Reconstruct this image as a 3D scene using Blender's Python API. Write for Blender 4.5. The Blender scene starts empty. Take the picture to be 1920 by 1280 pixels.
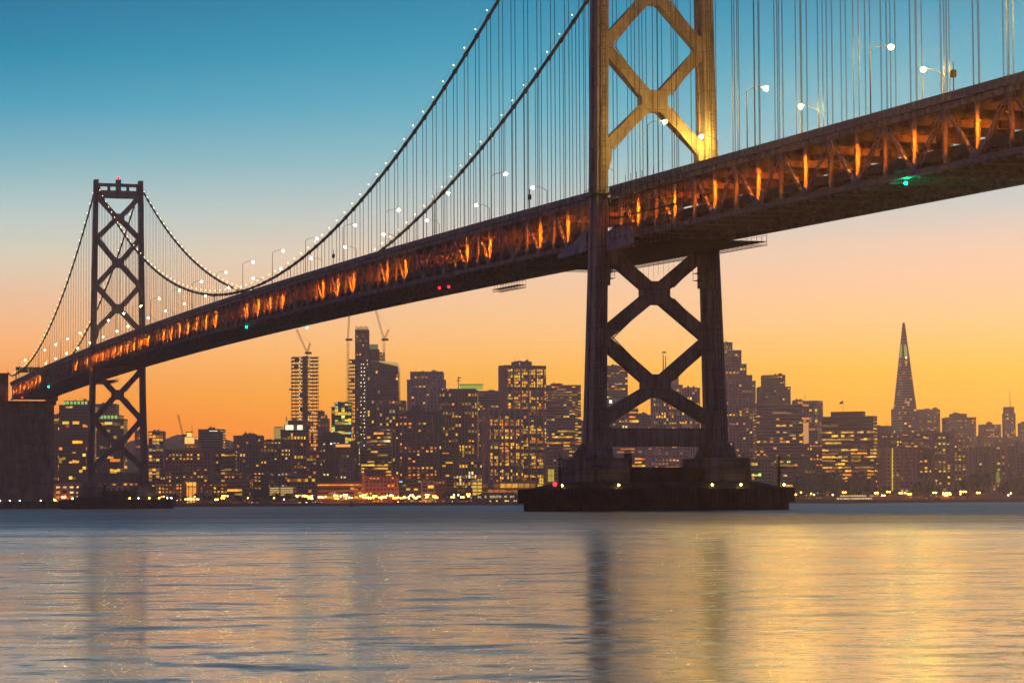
import bpy, math, random
from math import sin, cos, tan, radians, pi, sqrt, atan2
from mathutils import Vector, Matrix
random.seed(7)
C = bpy.context.scene.collection
SC = bpy.context.scene

# ------------------------------------------------------------------ camera
HAZE_D = 1.1e-4
HC, PITCH, ROLL, FPX, CYP = 1.57, 0.0595, 0.00573, 4766.0, 659.06      # focal length in pixels of a 1920 wide frame
cam_d = bpy.data.cameras.new('camera'); cam = bpy.data.objects.new('camera', cam_d); C.objects.link(cam)
cam.matrix_world = Matrix.Translation((0, 0, HC)) @ Matrix.Rotation(pi/2+PITCH, 4, 'X') @ Matrix.Rotation(-ROLL, 4, 'Z')
cam_d.sensor_width = 36; cam_d.lens = FPX/1920*36
cam_d.shift_y = (CYP-640)/1920
cam_d.clip_start = .5; cam_d.clip_end = 60000
SC.camera = cam

def s2l(c):
    return tuple(((v/255)/12.92 if v/255 <= .04045 else ((v/255+.055)/1.055)**2.4) for v in c)

# ------------------------------------------------------------------ world: dusk sky
world = bpy.data.worlds.new('World'); SC.world = world; world.use_nodes = True
wt = world.node_tree; wn = wt.nodes; wl = wt.links; wn.clear()
SUN_AZ = radians(24)      # the afterglow lies to the right, beyond the city
def N(t, **k):
    n = wn.new(t)
    for a, b in k.items(): setattr(n, a, b)
    return n
def M_(op, a, b=None, c=None, clamp=False):
    n = N('ShaderNodeMath', operation=op, use_clamp=clamp)
    for i, v in enumerate((a, b, c)):
        if v is None: continue
        if isinstance(v, (int, float)): n.inputs[i].default_value = v
        else: wl.new(v, n.inputs[i])
    return n.outputs[0]
tc = N('ShaderNodeTexCoord'); sp = N('ShaderNodeSeparateXYZ'); wl.new(tc.outputs['Generated'], sp.inputs[0])
zc = M_('MAXIMUM', sp.outputs[2], 0.0)
tz = M_('POWER', zc, .5)
rl = M_('SQRT', M_('ADD', M_('MULTIPLY', sp.outputs[0], sp.outputs[0]), M_('ADD', M_('MULTIPLY', sp.outputs[1], sp.outputs[1]), 1e-6)))
dt = M_('DIVIDE', M_('ADD', M_('MULTIPLY', sp.outputs[0], sin(SUN_AZ)), M_('MULTIPLY', sp.outputs[1], cos(SUN_AZ))), rl)
SKYK = 2.
def ramp(stops):
    n = N('ShaderNodeValToRGB'); cr = n.color_ramp; cr.interpolation = 'EASE' if False else 'LINEAR'
    while len(cr.elements) > 1: cr.elements.remove(cr.elements[-1])
    for i, (p, c) in enumerate(stops):
        e = cr.elements[0] if i == 0 else cr.elements.new(p)
        # the haze of the bay lies in front of the sky: the sky behind it is that much stronger
        T = math.exp(-HAZE_D*min(5200, 262/max(p*p, 1e-4))); c = s2l(c)
        e.position = p; e.color = (*[min(1., max(.001, (v-(1-T)*a_)/T)/SKYK) for v, a_ in zip(c, (.36,.275,.135))], 1)
    wl.new(tz, n.inputs[0]); return n.outputs[0]
def zt(y): return sqrt(sin(math.atan(max(0, 943-y)/4766.)))
LEFT = [(0, (240,118,30)), (zt(930), (246,126,28)), (zt(850), (252,142,26)), (zt(790), (252,152,42)), (zt(740), (252,165,76)), (zt(650), (252,184,116)), (zt(570), (240,194,150)),
        (zt(480), (218,208,182)), (zt(400), (188,203,195)), (zt(300), (138,183,190)), (zt(200), (92,162,184)), (zt(100), (52,142,170)), (zt(0), (22,124,158)),
        (.56, (18,96,138)), (.72, (16,66,108)), (1, (12,46,82))]
RIGHT = [(0, (244,140,14)), (zt(930), (250,158,14)), (zt(850), (254,176,16)), (zt(775), (254,188,26)), (zt(700), (254,197,76)), (zt(600), (252,204,138)), (zt(540), (250,202,156)),
         (zt(470), (238,203,172)), (zt(400), (208,202,190)), (zt(300), (160,195,198)), (zt(200), (122,184,197)), (zt(100), (88,170,192)), (zt(0), (58,152,182)),
         (.56, (34,112,148)), (.72, (20,76,118)), (1, (12,46,82))]
BACK = [(0, (152,118,104)), (.3, (136,108,104)), (.5, (82,78,102)), (.75, (24,52,86)), (1, (12,46,82))]
cL, cR, cB = ramp(LEFT), ramp(RIGHT), ramp(BACK)
mr = N('ShaderNodeMapRange'); mr.inputs['From Min'].default_value = cos(radians(24+11.5)); mr.inputs['From Max'].default_value = cos(radians(24-11.5))
wl.new(dt, mr.inputs['Value'])
mb = N('ShaderNodeMapRange'); mb.interpolation_type = 'SMOOTHSTEP'; mb.inputs['From Min'].default_value = -.35; mb.inputs['From Max'].default_value = .8
wl.new(dt, mb.inputs['Value'])
def mix(f, a, b):
    n = N('ShaderNodeMix', data_type='RGBA'); wl.new(f, n.inputs[0]); wl.new(a, n.inputs[6]); wl.new(b, n.inputs[7]); return n.outputs[2]
glow = mix(mb.outputs[0], cB, mix(mr.outputs[0], cL, cR))
sky = N('ShaderNodeTexSky', sky_type='NISHITA', sun_disc=False); sky.sun_elevation = radians(-3); sky.sun_rotation = SUN_AZ
b1 = N('ShaderNodeBackground'); wl.new(glow, b1.inputs[0]); b1.inputs[1].default_value = SKYK
b2 = N('ShaderNodeBackground'); wl.new(sky.outputs[0], b2.inputs[0]); b2.inputs[1].default_value = .05
ad = N('ShaderNodeAddShader'); wl.new(b1.outputs[0], ad.inputs[0]); wl.new(b2.outputs[0], ad.inputs[1])
wo = N('ShaderNodeOutputWorld'); wl.new(ad.outputs[0], wo.inputs[0])
# weak, broad afterglow where the sun has gone down
sd = bpy.data.lights.new('sun', 'SUN'); sd.energy = .35; sd.angle = radians(20); sd.color = (1, .62, .3)
so = bpy.data.objects.new('sun', sd); C.objects.link(so)
so.rotation_euler = Vector((-sin(SUN_AZ), -cos(SUN_AZ), -tan(radians(4)))).to_track_quat('-Z', 'Y').to_euler()
SC.view_settings.view_transform = 'Standard'; SC.view_settings.look = 'None'; SC.view_settings.gamma = 1
SC.view_settings.exposure = 0; SC.view_settings.use_curve_mapping = False
SC.cycles.sample_clamp_indirect = 6; SC.cycles.max_bounces = 6; SC.cycles.volume_bounces = 1; SC.cycles.use_light_tree = True

# ------------------------------------------------------------------ helpers
Rcam = cam.matrix_world.to_3x3()
def ray(px, py):
    """world direction of a photograph pixel, scaled so that its depth (world y) is 1"""
    v = Rcam @ Vector(((px-960)/FPX, (CYP-py)/FPX, -1)); return v/v.y
def at(px, py, d):
    v = ray(px, py); return Vector((v.x*d, d, HC+v.z*d))

class MB:
    def __init__(s): s.v = []; s.f = []; s.c = []
    def face(s, pts, col=None):
        n = len(s.v); s.v += [tuple(p) for p in pts]; s.f.append(tuple(range(n, n+len(pts)))); s.c.append(col)
    def hexa(s, p, col=None):            # 8 points: bottom 0-3, top 4-7 (ccw from above)
        n = len(s.v); s.v += [tuple(q) for q in p]
        for f in ((3,2,1,0), (4,5,6,7), (0,1,5,4), (1,2,6,5), (2,3,7,6), (3,0,4,7)):
            s.f.append(tuple(n+i for i in f)); s.c.append(col)
    def box(s, x0, x1, y0, y1, z0, z1, col=None):
        s.hexa(((x0,y0,z0),(x1,y0,z0),(x1,y1,z0),(x0,y1,z0),(x0,y0,z1),(x1,y0,z1),(x1,y1,z1),(x0,y1,z1)), col)
    def beam(s, p, q, w, h, up=(0,0,1), col=None):   # w across, h along up
        p = Vector(p); q = Vector(q); d = (q-p).normalized(); a = d.cross(Vector(up))
        if a.length < 1e-4: a = d.cross(Vector((1,0,0)))
        a.normalize(); b = a.cross(d).normalized(); a = a*w/2; b = b*h/2
        s.hexa((p-a-b, q-a-b, q+a-b, p+a-b, p-a+b, q-a+b, q+a+b, p+a+b), col)
    def tube(s, p, q, r, n=6, r2=None, cap=True, col=None):
        p = Vector(p); q = Vector(q); d = (q-p).normalized(); a = d.orthogonal().normalized(); b = d.cross(a); k = len(s.v)
        r2 = r if r2 is None else r2
        for base, rr in ((p, r), (q, r2)):
            for i in range(n):
                t = 2*pi*i/n; s.v.append(tuple(base+a*cos(t)*rr+b*sin(t)*rr))
        for i in range(n):
            j = (i+1) % n; s.f.append((k+i, k+j, k+n+j, k+n+i)); s.c.append(col)
        if cap: s.f.append(tuple(k+n-1-i for i in range(n))); s.f.append(tuple(k+n+i for i in range(n))); s.c += [col, col]
    def loft(s, rings, cap=True, col=None):
        k = len(s.v); n = len(rings[0])
        for r in rings: s.v += [tuple(p) for p in r]
        for a in range(len(rings)-1):
            for i in range(n):
                j = (i+1) % n; s.f.append((k+a*n+i, k+a*n+j, k+(a+1)*n+j, k+(a+1)*n+i)); s.c.append(col)
        if cap:
            s.f.append(tuple(k+n-1-i for i in range(n))); s.c.append(col)
            m = k+(len(rings)-1)*n; s.f.append(tuple(m+i for i in range(n))); s.c.append(col)
    def prism(s, poly, ax, a0, a1, col=None):          # poly of 2D points extruded along axis ax (0,1,2)
        def P(u, v, w): return (w,u,v) if ax == 0 else (u,w,v) if ax == 1 else (u,v,w)
        s.loft([[P(u,v,a0) for u, v in poly], [P(u,v,a1) for u, v in poly]], col=col)
    def sphere(s, c, r, n=8, m=5, col=None):
        c = Vector(c); rings = []
        for i in range(m+1):
            t = -pi/2+pi*i/m; rr = max(r*cos(t), r*.02)
            rings.append([c+Vector((rr*cos(2*pi*j/n), rr*sin(2*pi*j/n), r*sin(t))) for j in range(n)])
        s.loft(rings, col=col)
    def mesh(s, name, mat, smooth=False):
        me = bpy.data.meshes.new(name); me.from_pydata(s.v, [], s.f)
        for m in (mat if isinstance(mat, (list, tuple)) else [mat]): me.materials.append(m)
        if any(c is not None for c in s.c):
            at_ = me.color_attributes.new('lit', 'FLOAT_COLOR', 'CORNER'); buf = []
            for f, c in zip(s.f, s.c): buf += list((*(c or (0,0,0)), 1))*len(f)
            at_.data.foreach_set('color', buf)
        if smooth: me.shade_smooth()
        me.update(); return me

def link(o, parent=None, **props):
    C.objects.link(o)
    if parent: o.parent = parent
    for k, v in props.items(): o[k] = v
    return o
def obj(name, mb, mat, parent=None, loc=None, smooth=False, **props):
    me = mb if isinstance(mb, bpy.types.Mesh) else mb.mesh(name, mat, smooth)
    o = bpy.data.objects.new(name, me)
    if loc is not None: o.location = loc
    return link(o, parent, **props)
def empty(name, loc=(0,0,0), rz=0, **props):
    o = bpy.data.objects.new(name, None); o.location = loc; o.rotation_euler = (0,0,rz); o.empty_display_size = .1
    return link(o, None, **props)
def copy_tree(o, parent=None):
    c = o.copy(); C.objects.link(c); c.parent = parent
    for ch in o.children: copy_tree(ch, c)
    return c

# ------------------------------------------------------------------ materials
def mat(name, col, rough=.7, metal=0, noise=.25, scale=.4, streak=0, bump=0, spec=.3, dirt=None):
    m = bpy.data.materials.new(name); m.use_nodes = True; t = m.node_tree; b = t.nodes['Principled BSDF']
    b.inputs['Roughness'].default_value = rough; b.inputs['Metallic'].default_value = metal; b.inputs['Specular IOR Level'].default_value = spec
    tc = t.nodes.new('ShaderNodeTexCoord')
    mp = t.nodes.new('ShaderNodeMapping'); mp.inputs['Scale'].default_value = (scale, scale, scale*(1-.85*streak))
    t.links.new(tc.outputs['Object'], mp.inputs[0])
    nz = t.nodes.new('ShaderNodeTexNoise'); nz.inputs['Detail'].default_value = 6; nz.inputs['Roughness'].default_value = .65; nz.inputs['Scale'].default_value = 1
    t.links.new(mp.outputs[0], nz.inputs['Vector'])
    r = t.nodes.new('ShaderNodeValToRGB'); r.color_ramp.elements[0].position = .3; r.color_ramp.elements[1].position = .7
    d = dirt or tuple(c*(1-noise) for c in col)
    r.color_ramp.elements[0].color = (*d, 1); r.color_ramp.elements[1].color = (*[min(1, c*(1+noise*.6)) for c in col], 1)
    t.links.new(nz.outputs[0], r.inputs[0]); t.links.new(r.outputs[0], b.inputs['Base Color'])
    if bump:
        bp = t.nodes.new('ShaderNodeBump'); bp.inputs['Strength'].default_value = bump; bp.inputs['Distance'].default_value = .1
        t.links.new(nz.outputs[0], bp.inputs['Height']); t.links.new(bp.outputs[0], b.inputs['Normal'])
    return m
def emat(name, col, st, sampling=True):
    m = bpy.data.materials.new(name); m.use_nodes = True; b = m.node_tree.nodes['Principled BSDF']
    b.inputs['Base Color'].default_value = (.3,.3,.3,1); b.inputs['Emission Color'].default_value = (*col, 1); b.inputs['Emission Strength'].default_value = st
    m.cycles.emission_sampling = 'AUTO' if sampling else 'NONE'; return m
def glowmat(name, strength, rough=.35):
    m = bpy.data.materials.new(name); m.use_nodes = True; t = m.node_tree; b = t.nodes['Principled BSDF']
    a = t.nodes.new('ShaderNodeVertexColor'); a.layer_name = 'lit'
    nz = t.nodes.new('ShaderNodeTexNoise'); nz.inputs['Scale'].default_value = .9; tc = t.nodes.new('ShaderNodeTexCoord'); t.links.new(tc.outputs['Object'], nz.inputs[0])
    mu = t.nodes.new('ShaderNodeMapRange'); mu.inputs['From Min'].default_value = .3; mu.inputs['From Max'].default_value = .7
    mu.inputs['To Min'].default_value = strength*.45; mu.inputs['To Max'].default_value = strength*1.4; t.links.new(nz.outputs[0], mu.inputs[0])
    b.inputs['Base Color'].default_value = (.05,.05,.06,1); b.inputs['Roughness'].default_value = rough
    t.links.new(a.outputs[0], b.inputs['Emission Color']); t.links.new(mu.outputs[0], b.inputs['Emission Strength'])
    m.cycles.emission_sampling = 'NONE'; return m

STEEL = mat('grey_bridge_paint', (.50,.44,.37), .62, noise=.35, scale=.35, streak=.8, dirt=(.27,.22,.17))
def seams(m, w, h):
    t = m.node_tree; b = t.nodes['Principled BSDF']; src = b.inputs['Base Color'].links[0].from_socket
    tc = t.nodes.new('ShaderNodeTexCoord'); sx = t.nodes.new('ShaderNodeSeparateXYZ'); t.links.new(tc.outputs['Object'], sx.inputs[0])
    ad = t.nodes.new('ShaderNodeMath'); ad.operation = 'ADD'; t.links.new(sx.outputs[0], ad.inputs[0]); t.links.new(sx.outputs[1], ad.inputs[1])
    cb = t.nodes.new('ShaderNodeCombineXYZ'); t.links.new(ad.outputs[0], cb.inputs[0]); t.links.new(sx.outputs[2], cb.inputs[1])
    bt = t.nodes.new('ShaderNodeTexBrick'); bt.inputs['Scale'].default_value = 1; bt.inputs['Brick Width'].default_value = w; bt.inputs['Row Height'].default_value = h
    bt.inputs['Mortar Size'].default_value = .05; bt.inputs['Color1'].default_value = (1,1,1,1); bt.inputs['Color2'].default_value = (.80,.80,.82,1); bt.inputs['Mortar'].default_value = (.42,.40,.38,1)
    t.links.new(cb.outputs[0], bt.inputs['Vector'])
    mx = t.nodes.new('ShaderNodeMix'); mx.data_type = 'RGBA'; mx.blend_type = 'MULTIPLY'; mx.inputs[0].default_value = 1
    t.links.new(src, mx.inputs[6]); t.links.new(bt.outputs[0], mx.inputs[7]); t.links.new(mx.outputs[2], b.inputs['Base Color'])
seams(STEEL, 1.45, 3.9)
STEEL2 = mat('truss_paint', (.50,.48,.50), .65, noise=.3, scale=.8, streak=.5, dirt=(.13,.115,.10))
LIT_FLANGE = mat('lit_flange_tone', (.62,.56,.50), .6, noise=.3, scale=.8)  # light on the flanges put into a paler colour than the truss
DARKST = mat('dark_steel', (.09,.085,.08), .7, noise=.4, scale=.5)
CABLE = mat('cable_paint', (.16,.15,.14), .6, scale=.5)
ROPE = mat('wire_rope', (.10,.11,.12), .6, scale=.2)
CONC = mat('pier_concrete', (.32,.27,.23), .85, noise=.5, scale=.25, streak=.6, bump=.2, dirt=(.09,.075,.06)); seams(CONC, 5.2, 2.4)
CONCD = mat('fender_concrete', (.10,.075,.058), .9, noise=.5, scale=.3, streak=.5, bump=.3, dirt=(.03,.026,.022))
ASPH = mat('asphalt', (.05,.05,.05), .9, scale=.5)
TARP = mat('pale_tarpaulin', (.42,.42,.46), .7, noise=.5, scale=.5)
ORANGE_L = emat('sodium_tube', (1,.165,.001), 3600)
RUST_FILL = emat('added_rust_fill', (1,.17,.012), 430); RED_FILL = emat('added_red_fill', (1,.10,.012), 430)  # added fill emitters that brighten the upper floor beams
DECK_L = emat('roadway_lamp', (1,.60,.10), 1500); DECK_N = emat('roadway_lamp_near', (1,.52,.02), 3900); DECK_F = emat('roadway_lamp_far', (1,.62,.2), 260)
BULB = emat('cable_bulb', (1,.62,.2), 13)
RED_L = emat('red_signal', (1,.02,.03), 4)
GREEN_L = emat('green_signal', (0,1,.4), 260); GREEN_S = emat('green_signal_small', (0,1,.4), 22)
YEL_L = emat('pier_lamp', (1,.75,.2), 25)
BLU_L = emat('white_pier_lamp', (.8,.95,1), 12)

# ------------------------------------------------------------------ water, land, hills
wm = bpy.data.materials.new('bay_water'); wm.use_nodes = True; t = wm.node_tree; b = t.nodes['Principled BSDF']
b.inputs['Base Color'].default_value = (.03,.026,.026,1); b.inputs['IOR'].default_value = 1.45
b.inputs['Coat Weight'].default_value = 1; b.inputs['Coat IOR'].default_value = 1.5
def tn(typ): return t.nodes.new(typ)
geo = tn('ShaderNodeNewGeometry')
def noise_at(sx, sy, detail, rough=.55, dist=0):
    mp = tn('ShaderNodeMapping'); mp.inputs['Scale'].default_value = (sx, sy, 1); t.links.new(geo.outputs['Position'], mp.inputs[0])
    n = tn('ShaderNodeTexNoise'); n.inputs['Scale'].default_value = 1; n.inputs['Detail'].default_value = detail; n.inputs['Roughness'].default_value = rough
    n.inputs['Distortion'].default_value = dist; t.links.new(mp.outputs[0], n.inputs['Vector']); return n.outputs[0]
def mth(op, a, bb):
    n = tn('ShaderNodeMath'); n.operation = op
    for i, v in enumerate((a, bb)):
        if isinstance(v, (int, float)): n.inputs[i].default_value = v
        else: t.links.new(v, n.inputs[i])
    return n.outputs[0]
w1 = noise_at(.55, .9, 4, .6, .3); w2 = noise_at(.05, .09, 3, .5); w3 = noise_at(2.2, 3.6, 4, .65)
hgt = mth('ADD', mth('ADD', mth('MULTIPLY', w1, .035), mth('MULTIPLY', w2, .12)), mth('MULTIPLY', w3, .007))
sy = tn('ShaderNodeSeparateXYZ'); t.links.new(geo.outputs['Position'], sy.inputs[0])
mrr = tn('ShaderNodeMapRange'); mrr.interpolation_type = 'SMOOTHSTEP'; mrr.inputs['From Min'].default_value = 40; mrr.inputs['From Max'].default_value = 290
mrr.inputs['To Min'].default_value = .145; mrr.inputs['To Max'].default_value = .50
t.links.new(mth('ADD', sy.outputs[1], mth('MULTIPLY', mth('SUBTRACT', noise_at(.03,.03,3,.6), .5), 120)), mrr.inputs[0])
def patch(n, lo, hi, k):
    m = tn('ShaderNodeMapRange'); m.interpolation_type = 'SMOOTHSTEP'; m.inputs['From Min'].default_value = lo; m.inputs['From Max'].default_value = hi; m.inputs['To Max'].default_value = k; t.links.new(n, m.inputs[0]); return m.outputs[0]
rgh = mth('ADD', mth('MULTIPLY', mrr.outputs[0], mth('ADD', mth('MULTIPLY', noise_at(.02,.07,5,.65), 1.7), .15)), mth('ADD', patch(noise_at(.5,.75,6,.68,.3), .51, .64, .24), patch(noise_at(2.2,3.2,4,.65,.2), .52, .66, .14)))
t.links.new(rgh, b.inputs['Roughness']); t.links.new(rgh, b.inputs['Coat Roughness'])
bp = tn('ShaderNodeBump'); bp.inputs['Strength'].default_value = 1; bp.inputs['Distance'].default_value = .55
t.links.new(hgt, bp.inputs['Height']); t.links.new(bp.outputs[0], b.inputs['Normal']); t.links.new(bp.outputs[0], b.inputs['Coat Normal'])
mbw = MB(); mbw.face([(-14000,-3000,0),(14000,-3000,0),(14000,2230,0),(-14000,2230,0)])
obj('water', mbw, wm, kind='structure')

SHORE = 2200
GROUND = mat('city_ground', (.07,.065,.06), .9, scale=.02)
SEAWALL = mat('seawall_stone', (.09,.08,.07), .9, scale=.1)
g = MB(); g.face([(-20000,SHORE,2),(20000,SHORE,2),(20000,20000,2),(-20000,20000,2)]); obj('ground', g, GROUND, kind='structure')
g = MB(); g.box(-14000,14000,SHORE-2,SHORE+2,-1,2.6); obj('seawall', g, SEAWALL, kind='structure')
HILL = mat('hill_scrub', (.07,.065,.05), .95, scale=.01)
def hills(pts, d, name):
    # a ridge line: (px, py) on the skyline, given depth and slopes
    mb_ = MB(); rows = []
    crest = [at(px, py, d) for px, py in pts]
    rnd = random.Random(5)
    for k, (fr, fz) in enumerate(((-700,0), (-420,.42), (-200,.8), (0,1), (260,.8), (700,.3), (1200,0))):
        rows.append([(p.x+rnd.uniform(-20,20)*(k != 3), d+fr, 2+(p.z-2)*fz) for p in crest])
    n = len(crest)
    for r in rows: mb_.v += r
    for a in range(len(rows)-1):
        for i in range(n-1): mb_.f.append((a*n+i, a*n+i+1, (a+1)*n+i+1, (a+1)*n+i)); mb_.c.append(None)
    obj(name, mb_, HILL, kind='structure', smooth=True)
hills([(200,900),(228,836),(245,826),(262,824),(285,838),(300,834),(312,824),(324,817),(334,814),(346,817),(362,822),(380,826),(420,822),(433,826),(445,830),(470,838),(520,850),(620,880),(700,905)], 4600, 'hills')
hills([(1380,905),(1500,850),(1600,822),(1690,812),(1760,814),(1830,820),(1900,818),(1980,812),(2100,830),(2250,880)], 4300, 'hills')

# ------------------------------------------------------------------ the bridge frame: x = along (away from camera), y = towards the camera side, z = up
TH = .3013; AX, AY = 27.785, 493.418
BROT = pi/2+TH
BM = Matrix.Translation((AX, AY, 0)) @ Matrix.Rotation(BROT, 4, 'Z')
def zb(L): return 51.817+(.03039*L-.17747e-4*L*L if L >= 0 else .02782*L)      # underside of the lower chord
def zcable(L):
    if L < 0: return 137-.455*(-L)+6.1e-4*L*L
    if L <= 704: return 5.759e-4*L*L-.3886*L+137.
    if L <= 1062: s = L-704; return 148.9-.424*s+6.35e-4*s*s
    s = L-1062; return 78.5+.16*s+3e-4*s*s
HALF = 10.06; SN = 18.29
L_NODE0 = 1.235*SN
NEAR_NODES = [-(2.073+1.0502*k)*SN for k in range(-1, 17)]
MAIN_NODES = [L_NODE0+k*SN for k in range(38)]
FAR_NODES = [704+.55*SN+k*18.35 for k in range(19)]

def span(label, nodes, ends, near, all_posts, lamps_on):
    """one suspended span: nodes are the lower truss nodes, apexes lie half way"""
    root = empty('bridge_span', (AX, AY, 0), BROT, label=label, category='bridge deck', group='suspended spans of the bridge')
    nodes = sorted(nodes); a0, a1 = ends
    # control stations every few metres
    n = max(8, int((a1-a0)/9)); st = [a0+(a1-a0)*i/n for i in range(n+1)]
    def strip(name, w0, w1, dz0, dz1, m, **p):
        mb_ = MB(); mb_.loft([[(L,w0,zb(L)+dz0),(L,w1,zb(L)+dz0),(L,w1,zb(L)+dz1),(L,w0,zb(L)+dz1)] for L in st])
        return obj(name, mb_, m, root, **p)
    for w in (HALF, -HALF):
        strip('lower_chord', w-.4, w+.3, 0, .62, STEEL2)
        strip('lower_flange', w-.55, w+.52, .62, .72, STEEL2)
        strip('bottom_flange', w-.55, w+.52, -.08, 0, STEEL2)
        strip('upper_chord', w-.42, w+.34, 8.35, 9.18, STEEL2)
        strip('curb', w-.1, w+1.02, 9.2, 9.36, STEEL2)
        strip('handrail', w+.78, w+.98, 10.3, 10.42, STEEL2)
    strip('upper_roadway', -9.9, 9.9, 8.95, 9.3, ASPH)
    strip('lower_roadway', -9.3, 9.3, 1.95, 2.25, ASPH)
    for w in (9.35, -9.75): strip('barrier', w, w+.38, 1.7, 3.05, DARKST)
    mb_ = MB()
    for w in (-7.5,-5,-2.5,0,2.5,5,7.5):
        mb_.loft([[(L,w-.15,zb(L)+dz0),(L,w+.15,zb(L)+dz0),(L,w+.15,zb(L)+dz1),(L,w-.15,zb(L)+dz1)] for L in st for dz0, dz1 in ((8.3,8.94),)])
        mb_.loft([[(L,w-.15,zb(L)+1.3),(L,w+.15,zb(L)+1.3),(L,w+.15,zb(L)+1.94),(L,w-.15,zb(L)+1.94)] for L in st])
    obj('stringers', mb_, STEEL2, root, kind='stuff')
    # stations every half panel
    posts = []
    for k, L in enumerate(nodes):
        posts.append((L, True))
        nxt = nodes[k+1] if k+1 < len(nodes) else L+(nodes[1]-nodes[0])
        if (L+nxt)/2 < a1-1: posts.append(((L+nxt)/2, False))
    if nodes[0]-(nodes[1]-nodes[0])/2 > a0+1: posts.insert(0, (nodes[0]-(nodes[1]-nodes[0])/2, False))
    pm = MB(); pm.box(-.05,.05,-.3,.3,.7,8.35); pm.box(-.22,.22,.28,.34,.7,8.35); pm.box(-.22,.22,-.34,-.28,.7,8.35); pm_me = pm.mesh('vertical_post', STEEL2)
    fu = MB(); fu.box(-.06,.06,-9.6,9.6,7.35,8.9); fu.box(-.28,.28,-9.6,9.6,7.27,7.35)
    for i in range(13): fu.box(-.14,.14,-9.6+i*1.6-.04,-9.6+i*1.6+.04,7.35,8.9)
    fu_me = fu.mesh('upper_floor_beam', STEEL2)
    fl = MB(); fl.box(-.06,.06,-9.6,9.6,.1,1.9); fl.box(-.35,.35,-9.6,9.6,0.0,.1); fl_me = fl.mesh('lower_floor_beam', STEEL2)
    gp = MB(); gp.prism([(-1.15,.3),(1.15,.3),(1.15,1.0),(.55,1.75),(-.55,1.75),(-1.15,1.0)], 1, -.035, .035)
    gp_me = gp.mesh('gusset_plate', STEEL2)
    for L, low in posts:
        z = zb(L)
        obj('upper_floor_beam', fu_me, None, root, (L,0,z)); obj('lower_floor_beam', fl_me, None, root, (L,0,z))
        for w in (HALF, -HALF): obj('vertical_post', pm_me, None, root, (L,w,z))
        if low: obj('gusset_plate', gp_me, None, root, (L,HALF+.34,z)); obj('gusset_plate', gp_me, None, root, (L,-HALF-.34,z))
        else:
            pass
    if near:
        bk = MB(); bk.hexa([(-.32,-7,-.16),(.32,-7,-.16),(.32,0,-.3),(-.32,0,-.3),(-.32,-7,-.1),(.32,-7,-.1),(.32,0,-.1),(-.32,0,-.1)]); bk_me = bk.mesh('lit_beam_flange', LIT_FLANGE)
        for L, low in posts: obj('lit_beam_flange', bk_me, None, root, (L,HALF-.7,zb(L)))  # extra plates added to show the lit strips under the floor beams
    # diagonals
    ap = [p for p, low in posts if not low]
    for L, low in posts:
        if not low: continue
        for A in ap:
            if abs(A-L) > 14: continue
            for w in (HALF, -HALF):
                p = Vector((L+(A-L)*.07, 0, zb(L)+.75)); q = Vector((A-(A-L)*.06, 0, zb(A)+8.3))
                d = (q-p).normalized(); nrm = Vector((-d.z,0,d.x)); mb_ = MB()
                for s in (-.3, .3): mb_.beam(p+Vector((0,s,0)), q+Vector((0,s,0)), .05, .42, up=nrm)
                ln = (q-p).length
                if near and w > 0 or L < 130 and w > 0:        # web plate pierced with access holes
                    nh = 7; 
                    for i in range(nh):
                        u0 = p+d*(ln*(i+.28)/nh); u1 = p+d*(ln*(i+.72)/nh); e0 = p+d*(ln*(i-.28)/nh) if i else p
                        mb_.beam(e0, u0, .56, .03, up=nrm)
                        for s in (-.21, .21): mb_.beam(u0+Vector((0,s,0)), u1+Vector((0,s,0)), .14, .03, up=nrm)
                    mb_.beam(p+d*(ln*(nh-.28)/nh), q, .56, .03, up=nrm)
                else: mb_.beam(p, q, .56, .05, up=nrm)
                obj('diagonal', mb_, STEEL2, root, (0,w,0))
    # parapet: panels between ribs; single panels where they show
    pp = MB(); pp.box(-.98,.98,.82,.88,9.36,10.3); pp_me = pp.mesh('parapet_panel', STEEL2)
    rb = MB(); rb.box(-.1,.1,.74,.98,9.2,10.3); rb_me = rb.mesh('parapet_rib', STEEL2)
    cp = MB(); cp.box(-1.02,1.02,.3,.36,.06,.58); cp_me = cp.mesh('chord_panel', STEEL2)
    step = 2.286; k = 0; far_ = MB(); L = a0+1.2; nsing = 0
    while L < a1-1:
        z = zb(L)
        if near and -215 < L < -48:
            obj('parapet_panel', pp_me, None, root, (L,HALF,z)); obj('parapet_rib', rb_me, None, root, (L+step/2,HALF,z)); obj('chord_panel', cp_me, None, root, (L,HALF+.002,z))
        else:
            far_.box(L-.98,L+.98,HALF+.82,HALF+.88,z+9.36,z+10.3); far_.box(L+step/2-.1,L+step/2+.1,HALF+.74,HALF+.98,z+9.2,z+10.3)
            far_.box(L+step/2-.08,L+step/2+.08,HALF+.3,HALF+.5,z,z+.62)
        far_.box(L-1,L+1,-HALF-.88,-HALF-.82,z+9.36,z+10.3)
        L += step
    obj('parapet', far_, STEEL2, root, kind='stuff')
    # lower laterals
    la = MB(); ls = [p for p, _ in posts]
    for i in range(len(ls)-1):
        s = 1 if i % 2 else -1
        la.beam((ls[i],-HALF*s,zb(ls[i])+.05), (ls[i+1],HALF*s,zb(ls[i+1])+.05), .35, .2)
    obj('bottom_lateral', la, STEEL2, root, kind='stuff')
    # sodium lamps over the lower roadway
    tm = MB(); tm.hexa([(.0,-.5,-.38),(.12,-.5,-.4),(.12,.5,-.4),(.0,.5,-.38),(.0,-.5,-.05),(.12,-.5,-.05),(.12,.5,-.05),(.0,.5,-.05)]); tm_me = tm.mesh('lower_deck_lamp', ORANGE_L)
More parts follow.
